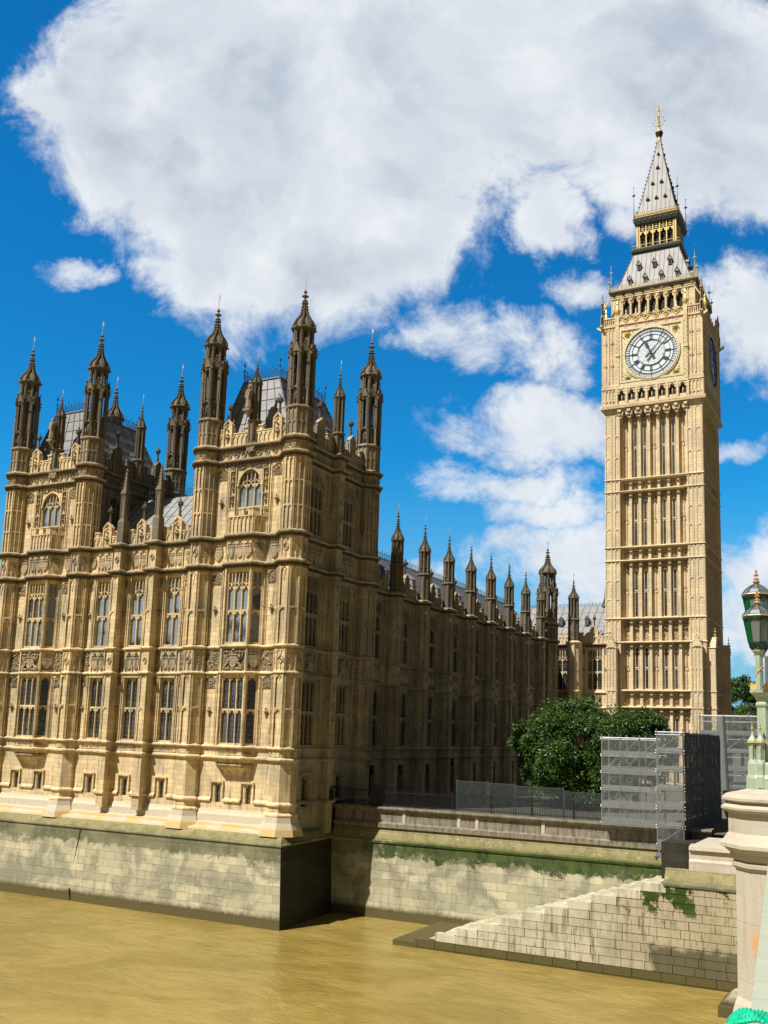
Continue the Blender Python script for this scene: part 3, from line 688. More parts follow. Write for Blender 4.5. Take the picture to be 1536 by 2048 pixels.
YF = 58.35
def front_tower(xl, xr):
    """river face of one corner tower between two octagonal turrets, with a canted oriel"""
    F = (0, YF, 1, 0); c = (xl+xr)/2; u0, u1 = xl+.6, xr-.6
    b = MB(F); v = MB(F)
    # wall: openings for the basement lights and the top storey window
    bw = [(c-1.72, c-1.12), (c+1.0, c+1.6)]
    holes = [(a, d_, 7.75, 9.25) for a, d_ in bw]+[(c-1.12, c+1.12, 29.1, 33.1)]
    b.wall(u0, u1, FOOT, LM, holes[:2]); b.wall(u0, u1, LM, LB, [(c-1.8, c+1.8, LM+.02, LB-.02)]); b.wall(u0, u1, LB, LC+.2, holes[2:])
    b.wall(u0, u1, LC+.2, LT+.1)
    for (a, d_) in bw:
        window(F, (a+d_)/2, 7.75, 9.25, d_-a, 1, (), 0, 0)
        b.prism([(a-.28, 9.2), (a-.28, 9.42), (d_+.28, 9.42), (d_+.28, 9.2), (d_+.2, 9.2), (d_+.2, 9.3), (a-.2, 9.3), (a-.2, 9.2)], 0, .16)
        b.box(a-.28, a-.19, 0, .15, 8.12, 9.25); b.box(d_+.19, d_+.28, 0, .15, 8.12, 9.25)
    segs = [(u0, bw[0][0]-.28), (bw[0][1]+.28, bw[1][0]-.28), (bw[1][1]+.28, u1)]
    for a, d_ in segs: b.course([(a, 0), (d_, 0)], [(0, 7.85), (.14, 7.95), (.14, 8.05), (0, 8.22)])
    window(F, c, 29.1, 33.1, 2.24, 3, (30.05,), 1.15, 1.35)
    # oriel
    D = .80; pf = [(c-1.85, YF), (c-1.12, YF-D), (c+1.12, YF-D), (c+1.85, YF)]
    for i in range(3):
        fr, L = fr2(pf[i], pf[i+1]); b.fr = fr; v.fr = fr; n = 3 if i == 1 else 1; e = .14 if i == 1 else .17
        b.wall(0, L, LM-.1, LB-.1, [(e, L-e, 12.1, 17.05), (e, L-e, 19.5, 25.0)], 0, .3)
        window(fr, L/2, 12.1, 17.05, L-2*e, n, (14.62,), 0); window(fr, L/2, 19.5, 25.0, L-2*e, n, (21.95,), 1.15)
        b.box(-.07, .07, -.05, .12, L0, LA-.3)
        if i == 1:
            royal_arms(v, L/2, 18.32, L*.86, 1.55)
            for q in range(3):
                uc = L*(q+.5)/3; shield(v, uc, 26.45, 1.0, .02); b.box(L*q/3-.04, L*q/3+.04, 0, .1, LA+.2, LB-.35)
                b.arch(L*q/3+.04, L*(q+1)/3-.04, LB-.85, LB-.4, 0, .08, 4)
        else:
            shield(v, L/2, 18.3, 1.2, .02); shield(v, L/2, 26.45, 1.0, .02); relief(v, .15, L-.15, 17.6, 17.95, .02, 60, .06)
            b.arch(.08, L-.08, LB-.85, LB-.4, 0, .08, 4)
        b.box(.12, L-.12, -.01, .05, LM+.18, LM+.26); b.box(.12, L-.12, -.01, .05, L0-.26, L0-.18)
        letters(v, .2, L-.2, LM+.3, L0-.3, .0)
        # balcony parapet over the oriel
        b.wall(0, L, LB, LB+1.5, (), .02); nb = 6 if i == 1 else 2
        blind(b, .02, L-.02, LB+.2, LB+1.5, .02, nb, (), .06, .08, True, .5)
        k = 0.
        mer = ((0, .22), (.39, .61), (.78, 1)) if i == 1 else ((0, .35), (.65, 1))
        for a, d_ in mer:
            b.box(a*L, d_*L, -.12, .12, LB+1.5, LB+2.0); b.box(a*L-.03, d_*L+.03, -.15, .16, LB+2.0, LB+2.08)
        b.box(0, L, -.1, .13, LB+1.42, LB+1.52)
    P = [(x, YF-y) for x, y in pf]; P2 = [(u0, 0)]+P+[(u1, 0)]; b.fr = F; v.fr = F
    for z in (LM, L0, L1, L2): b.course(P2, prof(SILL, z))
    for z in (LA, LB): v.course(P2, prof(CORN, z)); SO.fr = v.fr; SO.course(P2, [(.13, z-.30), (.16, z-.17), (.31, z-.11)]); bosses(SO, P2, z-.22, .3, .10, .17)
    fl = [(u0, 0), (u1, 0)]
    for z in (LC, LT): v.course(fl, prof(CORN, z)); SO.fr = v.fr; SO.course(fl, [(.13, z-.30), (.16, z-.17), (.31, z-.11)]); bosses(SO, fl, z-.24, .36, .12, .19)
    # corbel under the oriel
    b.course(P, [(.02, LM-.1), (-.02, LM-.35), (-.22, LM-.42), (-.26, LM-.72), (-.48, LM-.84), (-.74, LM-1.2), (-.86, LM-1.42)])
    v.course(P, [(-.06, LM-.42), (-.06, LM-.56), (-.24, LM-.6)])
    # side strips: blind niche panels with bosses
    for a, d_ in ((u0+.35, c-1.95), (c+1.95, u1-.35)):
        for zl, zh in ((L0+.16, L1-.14), (L2+.16, LA-.4), (LB+.22, LC-.42)):
            blind(b, a, d_, zl, zh, 0, 1, (), .10, .10, True, .3); b.box(a+.16, a+.21, 0, .06, zl, zh-.5); b.box(d_-.21, d_-.16, 0, .06, zl, zh-.5)
            relief(v, a+.1, d_-.1, zh-1.0, zh-.25, .03, 40, .07)
            boss(v, (a+d_)/2, (zl+zh)/2-.1)
        relief(v, a, d_, L1+.2, L2-.2, .02, 46, .075); shield(v, (a+d_)/2, 26.5, 1.1, .03)
    for s_ in (-1, 1):
        for q, dd in ((1.92, .16), (2.04, .10)):
            for zl, zh in ((L0+.12, L1-.12), (L2+.12, LA-.35)):
                b.box(c+s_*q-.035, c+s_*q+.035, 0, dd, zl, zh); v.lump(c+s_*q, dd, zh-.2, .07); v.lump(c+s_*q, dd, (zl+zh)/2, .07)
    # jambs of carved figures beside the top window
    for s_ in (-1, 1):
        uc = c+s_*1.55
        b.box(uc-.3, uc-.24, 0, .14, LB+.3, LC-.5); b.box(uc+.24, uc+.3, 0, .14, LB+.3, LC-.5)
        for z in (29.4, 30.5, 31.6, 32.5): boss(v, uc, z, .8); v.box(uc-.2, uc+.2, 0, .24, z+.42, z+.52)
        relief(v, uc-.25, uc+.25, 32.9, 33.4, .05, 60, .07)
        relief(v, c+min(s_*1.2, s_*.5), c+max(s_*1.2, s_*.5), 33.05, 33.35, .06, 50, .06)
    for s_ in range(9):
        lozenge(v, u0+.35+(u1-u0-.7)*(s_+.5)/9, (LC+LT)/2-.05, .3, 0, .07, .08)
    b.box(c-.42, c+.42, .0, .2, LT-.5, LT+.25); relief(v, c-.4, c+.4, LT-.6, LT+.2, .22, 70, .09)
    # parapet
    parapet(b, v, u0, u1, LT+.1, 1.05, gables=((c-2.35, .36), (c+2.35, .36)), step=.72, high=.78)
    build2('wall', [(b, 'stone'), (v, 'carved'), (SO, 'soot'), (GR, 'grime_shade')], PAL); SO.clear(); GR.clear()
def boss(v, u, z, k=1.):
    v.lump(u, .12*k, z, .17*k, .24*k); v.lump(u, .14*k, z+.24*k, .11*k); v.lump(u-.15*k, .1, z, .09*k); v.lump(u+.15*k, .1, z, .09*k); v.lump(u, .08*k, z-.3*k, .08*k, .18*k)
def royal_arms(v, uc, z, wd, h):
    GR.fr = v.fr; GR.quad((uc-wd/2, .008, z-h*.5), (uc+wd/2, .008, z-h*.5), (uc+wd/2, .008, z+h*.5), (uc-wd/2, .008, z+h*.5))  # dark backing paints the shade behind the arms
    shield(v, uc, z-.1, h*.72, .04)
    v.lump(uc, .16, z+h*.43, .16); v.box(uc-.2, uc+.2, 0, .14, z+h*.28, z+h*.36)
    for s_ in (-1, 1):      # supporters rearing towards the shield
        a = wd*.5
        v.bar((uc+s_*a*.40, z-h*.1), (uc+s_*a*.62, z+h*.22), .24, 0, .2); v.lump(uc+s_*a*.62, .16, z+h*.34, .15)
        v.bar((uc+s_*a*.62, z-.05), (uc+s_*a*.42, z+h*.2), .09, .05, .2); v.bar((uc+s_*a*.45, z-h*.12), (uc+s_*a*.85, z-h*.38), .16, 0, .18)
        v.bar((uc+s_*a*.7, z), (uc+s_*a*.9, z+h*.3), .08, 0, .12); v.lump(uc+s_*a*.88, .1, z+h*.36, .09)
        v.bar((uc+s_*a*.3, z-h*.42), (uc+s_*a*.95, z-h*.44), .12, 0, .14)
    relief(v, uc-wd/2, uc+wd/2, z-h*.5, z-h*.36, .04, 60, .07)
def letters(v, u0, u1, z0, z1, w_):
    u = u0
    while u < u1-.12:
        g = rnd.uniform(.05, .09)
        v.box(u, u+.035, w_, w_+.045, z0, z1)
        if rnd.random() < .6: v.box(u+.03, u+g+.035, w_, w_+.04, z1-.05, z1)
        if rnd.random() < .5: v.box(u+.03, u+g+.035, w_, w_+.04, z0, z0+.045)
        if rnd.random() < .7: v.box(u+g+.03, u+g+.065, w_, w_+.045, z0, z1)
        u += g+.12 if rnd.random() < .85 else g+.28
def parapet(b, v, u0, u1, z, h, gables=(), step=.9, high=.8, th=.28):
    """pierced-looking panelled battlement with stepped gables that hold niches"""
    b.box(u0, u1, -th, 0, z, z+h)
    L = u1-u0; n = max(2, int(L/.42)); blind(b, u0, u1, z+.12, z+h-.1, 0, n, (), .07, .08, True, .5)
    k = max(1, int(round(L/step))); k += 1-k % 2
    for i in range(0, k, 2):
        a, d_ = u0+L*i/k, u0+L*(i+1)/k
        if any(abs((a+d_)/2-g) < w_+.1 for g, w_ in gables): continue
        b.box(a, d_, -th+.02, -.02, z+h, z+h+.5*high); b.box(a-.05, d_+.05, -th-.03, .06, z+h+.5*high, z+h+.5*high+.1)
        b.box(a+.08, a+.14, -.03, .05, z+h, z+h+.5*high); b.box(d_-.14, d_-.08, -.03, .05, z+h, z+h+.5*high)
    b.box(u0, u1, -th-.03, .08, z+h-.06, z+h+.04)
    for g, hw in gables:
        for sx in (-1, 1): b.box(g+min(sx*hw*.86, sx*hw*1.3), g+max(sx*hw*.86, sx*hw*1.3), -th, .03, z+h, z+h+.75*high)
        b.prism([(g-hw, z), (g-hw, z+h+1.0*high), (g, z+h+1.0*high+hw*.95), (g+hw, z+h+1.0*high), (g+hw, z)], -th+.01, .06)
        for s_ in (-1, 1):
            b.box(g+s_*hw-.06, g+s_*hw+.06, .0, .16, z, z+h+.95*high)
            b.bar((g+s_*hw*1.1, z+h+.95*high), (g, z+h+high+hw*1.1), .11, -.2, .18)
            for q in (.3, .65): b.lump(g+s_*hw*(1-q), .1, z+h+high+hw*q*1.05+.06, .06)
        boss(v, g, z+h*.75, 1.1); v.lump(g, .14, z+h*.75+.62, .13); b.arch(g-hw+.06, g+hw-.06, z+h+.45*high, z+h+1.0*high, .05, .13, 4)
        SO.lathe(*wp(b, g, -.1), [(.12, z+h+high+hw*.9), (.08, z+h+high+hw+.55), (.08, z+h+high+hw+.85), (.20, z+h+high+hw+1.0), (.20, z+h+high+hw+1.2), (.07, z+h+high+hw+1.35), (.01, z+h+high+hw+1.6)], 6)
def wp(b, u, w_): ox, oy, c, sn = b.fr; return ox+u*c+w_*sn, oy+u*sn-w_*c

front_tower(-47.73, -39.35)
front_tower(-68.8, -60.4)

# ---- the three bays between the two towers
def middle():
    F = (0, YF, 1, 0); b = MB(F); v = MB(F); u0, u1 = -59.6, -48.5; n = 3; pit = (u1-u0)/n
    cs = [u0+pit*(i+.5) for i in range(n)]; hw = .72
    holes = []
    for c in cs: holes += [(c-hw, c+hw, 12.1, 17.0), (c-hw, c+hw, 19.5, 25.05), (c-.3, c+.3, 7.75, 9.3)]
    b.wall(u0, u1, FOOT, LB+.1, holes)
    for c in cs:
        window(F, c, 12.1, 17.0, 2*hw, 2, (14.6,), 0); window(F, c, 19.5, 25.05, 2*hw, 2, (22.0,), 1.2); window(F, c, 7.75, 9.3, .6, 1)
        for s_ in (-1, 1):    # moulded jambs and side shafts
            for k, (o_, d_) in enumerate(((hw+.04, .07), (hw+.2, .11))):
                for zl, zh in ((L0+.1, L1-.1), (L2+.1, LA-.35)): b.box(c+s_*o_-.035, c+s_*o_+.035, 0, d_, zl, zh)
            a, d_ = sorted((c+s_*(hw+.32), c+s_*(pit/2-.28)))
            for zl, zh in ((L0+.16, L1-.14), (L2+.16, LA-.4)):
                blind(b, a, d_, zl, zh, 0, 1, (), .06, .07, True, .4); relief(v, a, d_, zh-.85, zh-.2, .03, 60, .06); boss(v, (a+d_)/2, (zl+zh)/2-.1, .8)
            relief(v, a, d_, L1+.2, L2-.2, .02, 60, .07); shield(v, (a+d_)/2, 26.45, .8, .02)
            shield(v, c+s_*.36, 18.15, 1.05, .02); v.lump(c+s_*.36, .1, 18.95, .15)
            shield(v, c+s_*.36, 26.35, .9, .02)
        for za, zb in ((L1, L2), (LA, LB)):
            for k in (-1, 0, 1): b.box(c+k*hw-.04, c+k*hw+.04, 0, .11, za+.15, zb-.15)
            b.arch(c-hw+.04, c-.04, zb-.75, zb-.28, 0, .09, 4); b.arch(c+.04, c+hw-.04, zb-.75, zb-.28, 0, .09, 4)
        b.box(c-hw-.06, c+hw+.06, 0, .13, 17.02, 17.12)
        a, d_ = c-.3, c+.3
        b.prism([(a-.28, 9.25), (a-.28, 9.47), (d_+.28, 9.47), (d_+.28, 9.25), (d_+.2, 9.25), (d_+.2, 9.35), (a-.2, 9.35), (a-.2, 9.25)], 0, .16)
        b.box(a-.28, a-.19, 0, .15, 8.12, 9.3); b.box(d_+.19, d_+.28, 0, .15, 8.12, 9.3)
        b.course([(c-pit/2+.3, 0), (a-.28, 0)], [(0, 7.85), (.14, 7.95), (.14, 8.05), (0, 8.22)]); b.course([(d_+.28, 0), (c+pit/2-.3, 0)], [(0, 7.85), (.14, 7.95), (.14, 8.05), (0, 8.22)])
        b.box(c-1.2, c+1.2, 0, .05, LM+.2, LM+.27); b.box(c-1.2, c+1.2, 0, .05, L0-.27, L0-.2); letters(v, c-1.15, c+1.15, LM+.32, L0-.3, 0)
    # buttresses
    path = [(u0, 0)]
    for i in range(1, n):
        c = u0+pit*i; c += .12; path += [(c-.34, 0), (c-.34, .82), (c+.34, .82), (c+.34, 0)]
        b.box(c-.34, c+.34, -.05, .82, FOOT, LB+.1)
        b.fr = F
        for zl, zh in ((L0+.16, L1-.14), (L2+.16, LA-.4)):
            blind(b, c-.34, c+.34, zl, zh, .82, 1, ((zl+zh)/2,), .07, .06)
        lozenge(v, c, 18.3, .25, .82); lozenge(v, c, 26.5, .25, .82)
        b.box(c-.34-.12, c+.34+.12, 0, .96, 7.95, 8.1)
    path.append((u1, 0))
    for z in (LM, L0, L1, L2): b.course(path, prof(SILL, z))
    for z in (LA, LB): v.course(path, prof(CORN, z)); SO.fr = v.fr; SO.course(path, [(.13, z-.30), (.16, z-.17), (.31, z-.11)]); bosses(SO, path, z-.22, .3, .09, .16)
    for i in range(n):
        parapet(b, v, u0+pit*i+(.36 if i else .3), u0+pit*(i+1)-(.36 if i < n-1 else .3), LB+.12, .85, gables=((cs[i], .42),), step=.7, high=.75)
    build2('wall', [(b, 'stone'), (v, 'carved'), (SO, 'soot'), (GR, 'grime_shade')], PAL); SO.clear(); GR.clear()
    for i in range(1, n):     # crocketed pinnacles
        c = u0+pit*i+.12; q = MB(); y = YF-.4
        q.lathe(c, y, [(.32, LB+.1), (.32, 29.7), (.22, 29.95), (.22, 32.0)], 4, math.pi/4)
        q.fr = (c-.22, y-.22, 1, 0); blind(q, 0, .44, 30.1, 31.9, 0, 1, (), .06, .05); q.fr = (c+.22, y-.22, 0, 1); blind(q, 0, .44, 30.1, 31.9, 0, 1, (), .06, .05)
        q.lathe(c, y, [(.29, 32.0), (.29, 32.12), (.16, 32.5), (.04, 34.2)], 4, math.pi/4)
        for k in range(4):
            an = math.pi/4+k*math.pi/2
            for t_ in range(6): f = t_/6; q.blob(c+(.27*(1-f)+.08)*math.cos(an), y+(.27*(1-f)+.08)*math.sin(an), 32.3+1.6*f, .07)
        q.blob(c, y, 34.0, .14, .14, .2); build2('pinnacle', [(q, 'old'), (GR, 'soot')], PAL); GR.clear()
middle()

# plinth slope under the whole river front
b = MB((0, YF, 1, 0)); b.course([(-72, 0), (-39.4, 0)], [(.02, FOOT+.5), (.10, 7.2), (.25, 7.0), (.30, 6.5), (.55, 6.42), (.6, 6.2), (1.0, 6.1), (1.15, 5.75), (1.5, 5.7)])
for i in range(8):
    u = -60+i*1.0
b.build('plinth', 'plinth', PAL)

# ---- north side of the pavilion
def side_tower():
    X0 = -39.3; F = (X0, 0, 0, 1); b = MB(F); v = MB(F); u0, u1 = TY+.6, TYB-.6; um = (TY+TYB)/2
    cs = [(u0+um-.2)/2+.05, (um+.2+u1)/2-.05]; hw = .9; holes = []
    for c in cs: holes += [(c-hw, c+hw, 12.1, 17.05), (c-hw, c+hw, 19.5, 25.05), (c-hw, c+hw, 28.1, 33.2), (c-.5, c+.5, 7.6, 10.0)]
    b.wall(u0, u1, FOOT-1.2, LT+.1, holes)
    for c in cs:
        window(F, c, 12.1, 17.05, 2*hw, 3, (14.62,), 0, 0, None, 'wing'); window(F, c, 19.5, 25.05, 2*hw, 3, (22.0,), 1.15, 0, None, 'wing')
        window(F, c, 28.1, 33.2, 2*hw, 3, (30.2,), 1.1, 1.3, None, 'wing'); window(F, c, 7.6, 10.0, .84, 1, (), 0, 0, None, 'wing')
        b.box(c-.75, c+.75, 0, .16, 10.05, 10.2); royal_arms(v, c, 18.3, 1.5, 1.3)
        for q in range(3):
            uc = c-hw+2*hw*(q+.5)/3; shield(v, uc, 26.4, .95, .02); b.arch(uc-.27, uc+.27, LB-.85, LB-.4, 0, .08, 3)
        for s_ in (-1, 1):
            uu = c+s_*(hw+.38)
            for zl, zh in ((L0+.16, L1-.14), (L2+.16, LA-.4), (LB+.22, LC-.42)):
                blind(b, uu-.25, uu+.25, zl, zh, 0, 1, (), .07, .08); relief(v, uu-.2, uu+.2, zh-.9, zh-.2, .03, 50, .06); boss(v, uu, (zl+zh)/2-.1, .9)
            relief(v, uu-.24, uu+.24, L1+.2, L2-.2, .02, 50, .07)
    path = [(u0, 0), (um-.42, 0), (um-.42, .72), (um+.42, .72), (um+.42, 0), (u1, 0)]
    b.box(um-.42, um+.42, -.05, .72, FOOT-1.2, LT+.3)
    for zl, zh in ((L0+.16, L1-.14), (L2+.16, LA-.4), (LB+.22, LC-.42)):
        for z in range(3): boss(v, um, zl+.8+z*(zh-zl-1)/2.4, .9)
        v.fr = (X0+.72, 0, 0, 1)
        for z in range(4): boss(v, um, zl+.7+z*(zh-zl-1.2)/3.2, .8)
        v.fr = F
    for z in (LM, L0, L1, L2, 8.05): b.course(path, prof(SILL, z))
    for z in (LA, LB, LC, LT): v.course(path, prof(CORN, z)); SO.fr = v.fr; SO.course(path, [(.13, z-.30), (.16, z-.17), (.31, z-.11)]); bosses(SO, path, z-.22, .34, .11, .17)
    for s_ in range(12): lozenge(v, u0+.3+(u1-u0-.6)*(s_+.5)/12, (LC+LT)/2-.05, .3, 0, .07, .08)
    parapet(b, v, u0, um-.45, LT+.1, 1.05, gables=((cs[0], .42),), step=.85, high=1.0); parapet(b, v, um+.45, u1, LT+.1, 1.05, gables=((cs[1], .42),), step=.85, high=1.0)
    build2('wall', [(b, 'wing'), (v, 'wing'), (SO, 'soot'), (GR, 'grime_shade')], PAL); SO.clear(); GR.clear()
side_tower()
# rear and inner walls so that the towers are solid
b = MB()
def solid(b, x0, x1, y0, y1, z0, z1): b.box(x0, x1, -y1, -y0, z0, z1)
solid(b, -47.6, -39.6, 59.2, 69.1, 7, LT); solid(b, -68.7, -60.5, 59.2, 69.1, 7, LT); solid(b, -60.4, -47.7, 59.4, 69, 7, 27.5)
b.build('wall', 'old', PAL)
def tower_flank(x):      # upper flank that faces the middle roof
    F = (x, 0, 0, 1); b = MB(F); v = MB(F); u0, u1 = TY+.6, TYB-.6; um = (u0+u1)/2
    holes = [(q-.7, q+.7, 28.6, 33.0) for q in (61.2, 66.2)]
    b.wall(u0, u1, 26, LT+.1, holes)
    for q in (61.2, 66.2): window(F, q, 28.6, 33.0, 1.4, 2, (30.2,), 1.0, 1.0, None, 'old')
    for k in range(9): b.box(u0+.3+k*1.0, u0+.4+k*1.0, 0, .1, 28, LC-.4)
    for z in (LC, LT): v.course([(u0, 0), (u1, 0)], prof(CORN, z)); SO.fr = v.fr; SO.course([(u0, 0), (u1, 0)], [(.13, z-.30), (.16, z-.17), (.31, z-.11)]); bosses(SO, [(u0, 0), (u1, 0)], z-.24, .4, .12, .19)
    for s_ in range(10): lozenge(v, u0+.35+(u1-u0-.7)*(s_+.5)/10, (LC+LT)/2-.05, .3, 0, .07, .08)
    parapet(b, v, u0, um-.5, LT+.1, 1.05, gables=((u0+2.1, .42),), step=.85, high=1.0); parapet(b, v, um+.5, u1, LT+.1, 1.05, gables=((u1-2.1, .42),), step=.85, high=1.0)
    build2('wall', [(b, 'old'), (v, 'old'), (SO, 'soot'), (GR, 'grime_shade')], PAL); SO.clear(); GR.clear()
tower_flank(-60.2)
b = MB((0, 69.3, -1, 0))
for x0, x1 in ((-47.7, -39.4), (-68.8, -60.4)): b.box(-x1+.6, -x0-.6, -.3, 0, LT, LT+1.4)
b.build('wall', 'old', PAL)
# slim turrets in the middle of the parapets
for x, y, zt, rod in ((-43.55, TY+.05, 41.7, .8), (-64.6, TY+.05, 41.7, .8), (-39.15, 63.8, 42.2, 1.1), (-60.15, 63.8, 42.2, 1.1)):
    o = slim_turret(PAL, x, y, .42, LT+(.1 if y < 60 else .1), 36.9, 37.4, 39.9, zt, rod)
def statue(x, y, z, h=1.9):
    b = MB(); b.lathe(x, y, [(.24, z), (.27, z+.1), (.21, z+h*.35), (.24, z+h*.62), (.28, z+h*.78), (.14, z+h*.84), (.08, z+h*.86)], 8)
    b.lathe(x, y, [(.07, z+h*.84), (.13, z+h*.9), (.13, z+h*.97), (.05, z+h*1.03)], 8); b.fr = (x, y, 1, 0)
    b.bar((-.22, z+h*.76), (-.3, z+h*.5), .1, .0, .12); b.bar((.22, z+h*.76), (.14, z+h*.5), .1, .05, .3)
    b.box(-.3, .3, -.3, .3, z-.16, z); b.lathe(x, y, [(.02, z-.7), (.3, z-.15)], 8)
    b.build('statue', 'mid', PAL)
statue(-43.72, TY-.62, 37.7); statue(-64.78, TY-.62, 37.7)

# ---- roofs
def cresting(parent, a, b_, h, sp=.32, mt='crest', fleur=True):
    m = MB(); a = Vector(a); b_ = Vector(b_); L = (b_-a).length; n = max(2, int(L/sp)); up = Vector((0, 0, 1))
    for k in (.08, .62): m.tube(a+up*h*k, b_+up*h*k, .025, 4)
    for i in range(n+1):
        p_ = a+(b_-a)*i/n; hh = h*(1.0 if i % 2 == 0 else .78)
        m.tube(p_, p_+up*hh, .022, 4, .012)
        if fleur: m.blob(*(p_+up*hh*.9), .06, .06, .12)
        if i < n:
            q_ = a+(b_-a)*(i+1)/n; m.tube(p_+up*h*.12, q_+up*h*.58, .016, 3); m.tube(q_+up*h*.12, p_+up*h*.58, .016, 3)
    return m.build('cresting', mt, parent)
def mansard(x0, x1, y0, y1, tx0, tx1, ty0, ty1, z0, z1):
    b = MB(); Q = lambda x, y, z: b.xyz(x, y, z)
    lo = [Q(x0, y0, z0), Q(x1, y0, z0), Q(x1, y1, z0), Q(x0, y1, z0)]; hi = [Q(tx0, ty0, z1), Q(tx1, ty0, z1), Q(tx1, ty1, z1), Q(tx0, ty1, z1)]
    for i in range(4): j = (i+1) % 4; b.f.append([lo[i], lo[j], hi[j], hi[i]])
    b.f.append(hi); r = b.build('roof', 'lead', PAL)
    s_ = MB(); lo = [Vector(b.v[i]) for i in range(4)]; hi = [Vector(b.v[i]) for i in range(4, 8)]
    for i in range(4):
        j = (i+1) % 4; nrm = (lo[j]-lo[i]).cross(hi[i]-lo[i]).normalized()*.02
        for k in range(1, 6): t_ = k/6; s_.tube(lo[i].lerp(lo[j], t_)+nrm, hi[i].lerp(hi[j], t_)+nrm, .035, 4)
        for k in range(1, 6): t_ = k/6; s_.tube(lo[i].lerp(hi[i], t_)+nrm, lo[j].lerp(hi[j], t_)+nrm, .02, 4)
        s_.tube(lo[i], hi[i], .07, 5); s_.tube(hi[i], hi[j], .10, 5)
        for k in range(16): p_ = lo[i].lerp(hi[i], (k+.5)/16); s_.blob(p_.x, p_.y, p_.z+.12, .07, .07, .12)
    s_.build('roof_seams', 'seam', r)
    for i in range(4): j = (i+1) % 4; cresting(r, hi[i], hi[j], 1.15)
    for p_ in hi: q = MB(); q.tube(p_, p_+Vector((0, 0, 1.9)), .04, 4, .01); q.blob(p_.x, p_.y, p_.z+1.5, .12, .12, .2); q.blob(p_.x, p_.y, p_.z+1.0, .12); q.build('finial', 'crest', r)
    for (yy, zz) in ((.35, .35), (.65, .35)):   # small roof lights on the right-hand slope
        p_ = lo[1].lerp(hi[1], zz).lerp(lo[2].lerp(hi[2], zz), yy); q = MB(); q.box(p_.x-.5, p_.x+.25, -p_.y-.25, -p_.y+.25, p_.z-.1, p_.z+.55)
        q.prism([(p_.x-.6, p_.z+.55), (p_.x+.33, p_.z+.55), (p_.x-.1, p_.z+.95)], -p_.y-.3, -p_.y+.3); q.build('dormer', 'slate', r)
mansard(-48.0, -40.5, 59.3, 69, -46.4, -42.9, 60.6, 67.5, 35.4, 41.15)
mansard(-69.2, -61.4, 59.3, 69, -67.5, -64.0, 60.6, 67.5, 35.4, 41.15)
b = MB()     # lead roof over the middle bays
e0, rg = (59.2, 27.6), (64.4, 33.3)
Q = [b.xyz(x, y, z) for x in (-60.4, -47.7) for y, z in (e0, rg, (69, 27.6))]
b.f += [[Q[0], Q[3], Q[4], Q[1]], [Q[1], Q[4], Q[5], Q[2]]]; r = b.build('roof', 'lead', PAL)
s_ = MB()
for i in range(1, 16): x = -60.4+i*.82; s_.tube((x, e0[0], e0[1]+.03), (x, rg[0], rg[1]+.03), .03, 4)
for k in range(1, 5): y = e0[0]+k*(rg[0]-e0[0])/5; z = e0[1]+k*(rg[1]-e0[1])/5; s_.tube((-60.4, y, z+.02), (-47.7, y, z+.02), .012, 4)
s_.build('roof_seams', 'seam', r); cresting(r, (-60.3, rg[0], rg[1]), (-47.8, rg[0], rg[1]), 1.1, .3)

# painted number on the shaded turret foot
b = MB((-38.4, 68.87, 0, 1))
for u in (0, .34):
    for z in (10.5, 10.7, 10.9): b.box(u, u+.22, .0, .012, z-.02, z+.03)
    b.box(u+.19, u+.235, .0, .014, 10.48, 10.93)
b.build('number_mark', 'dark', PAL)
b = MB(); b.box(-38.56, -38.35, -64.0, -63.7, 8.2, 8.9); b.blob(-38.3, 63.6, 9.05, .16, .14, .14); b.blob(-38.3, 64.1, 9.1, .16, .14, .14); b.tube((-38.5, 63.85, 8.9), (-38.25, 63.85, 9.25), .05, 6); b.tube((-38.3, 63.6, 9.1), (-38.3, 64.1, 9.1), .03, 5)
tag(b.build('wall_lamp', 'black_iron'), 'small cluster of dark lamps fixed to the shaded tower wall above the short railing', 'lamp')

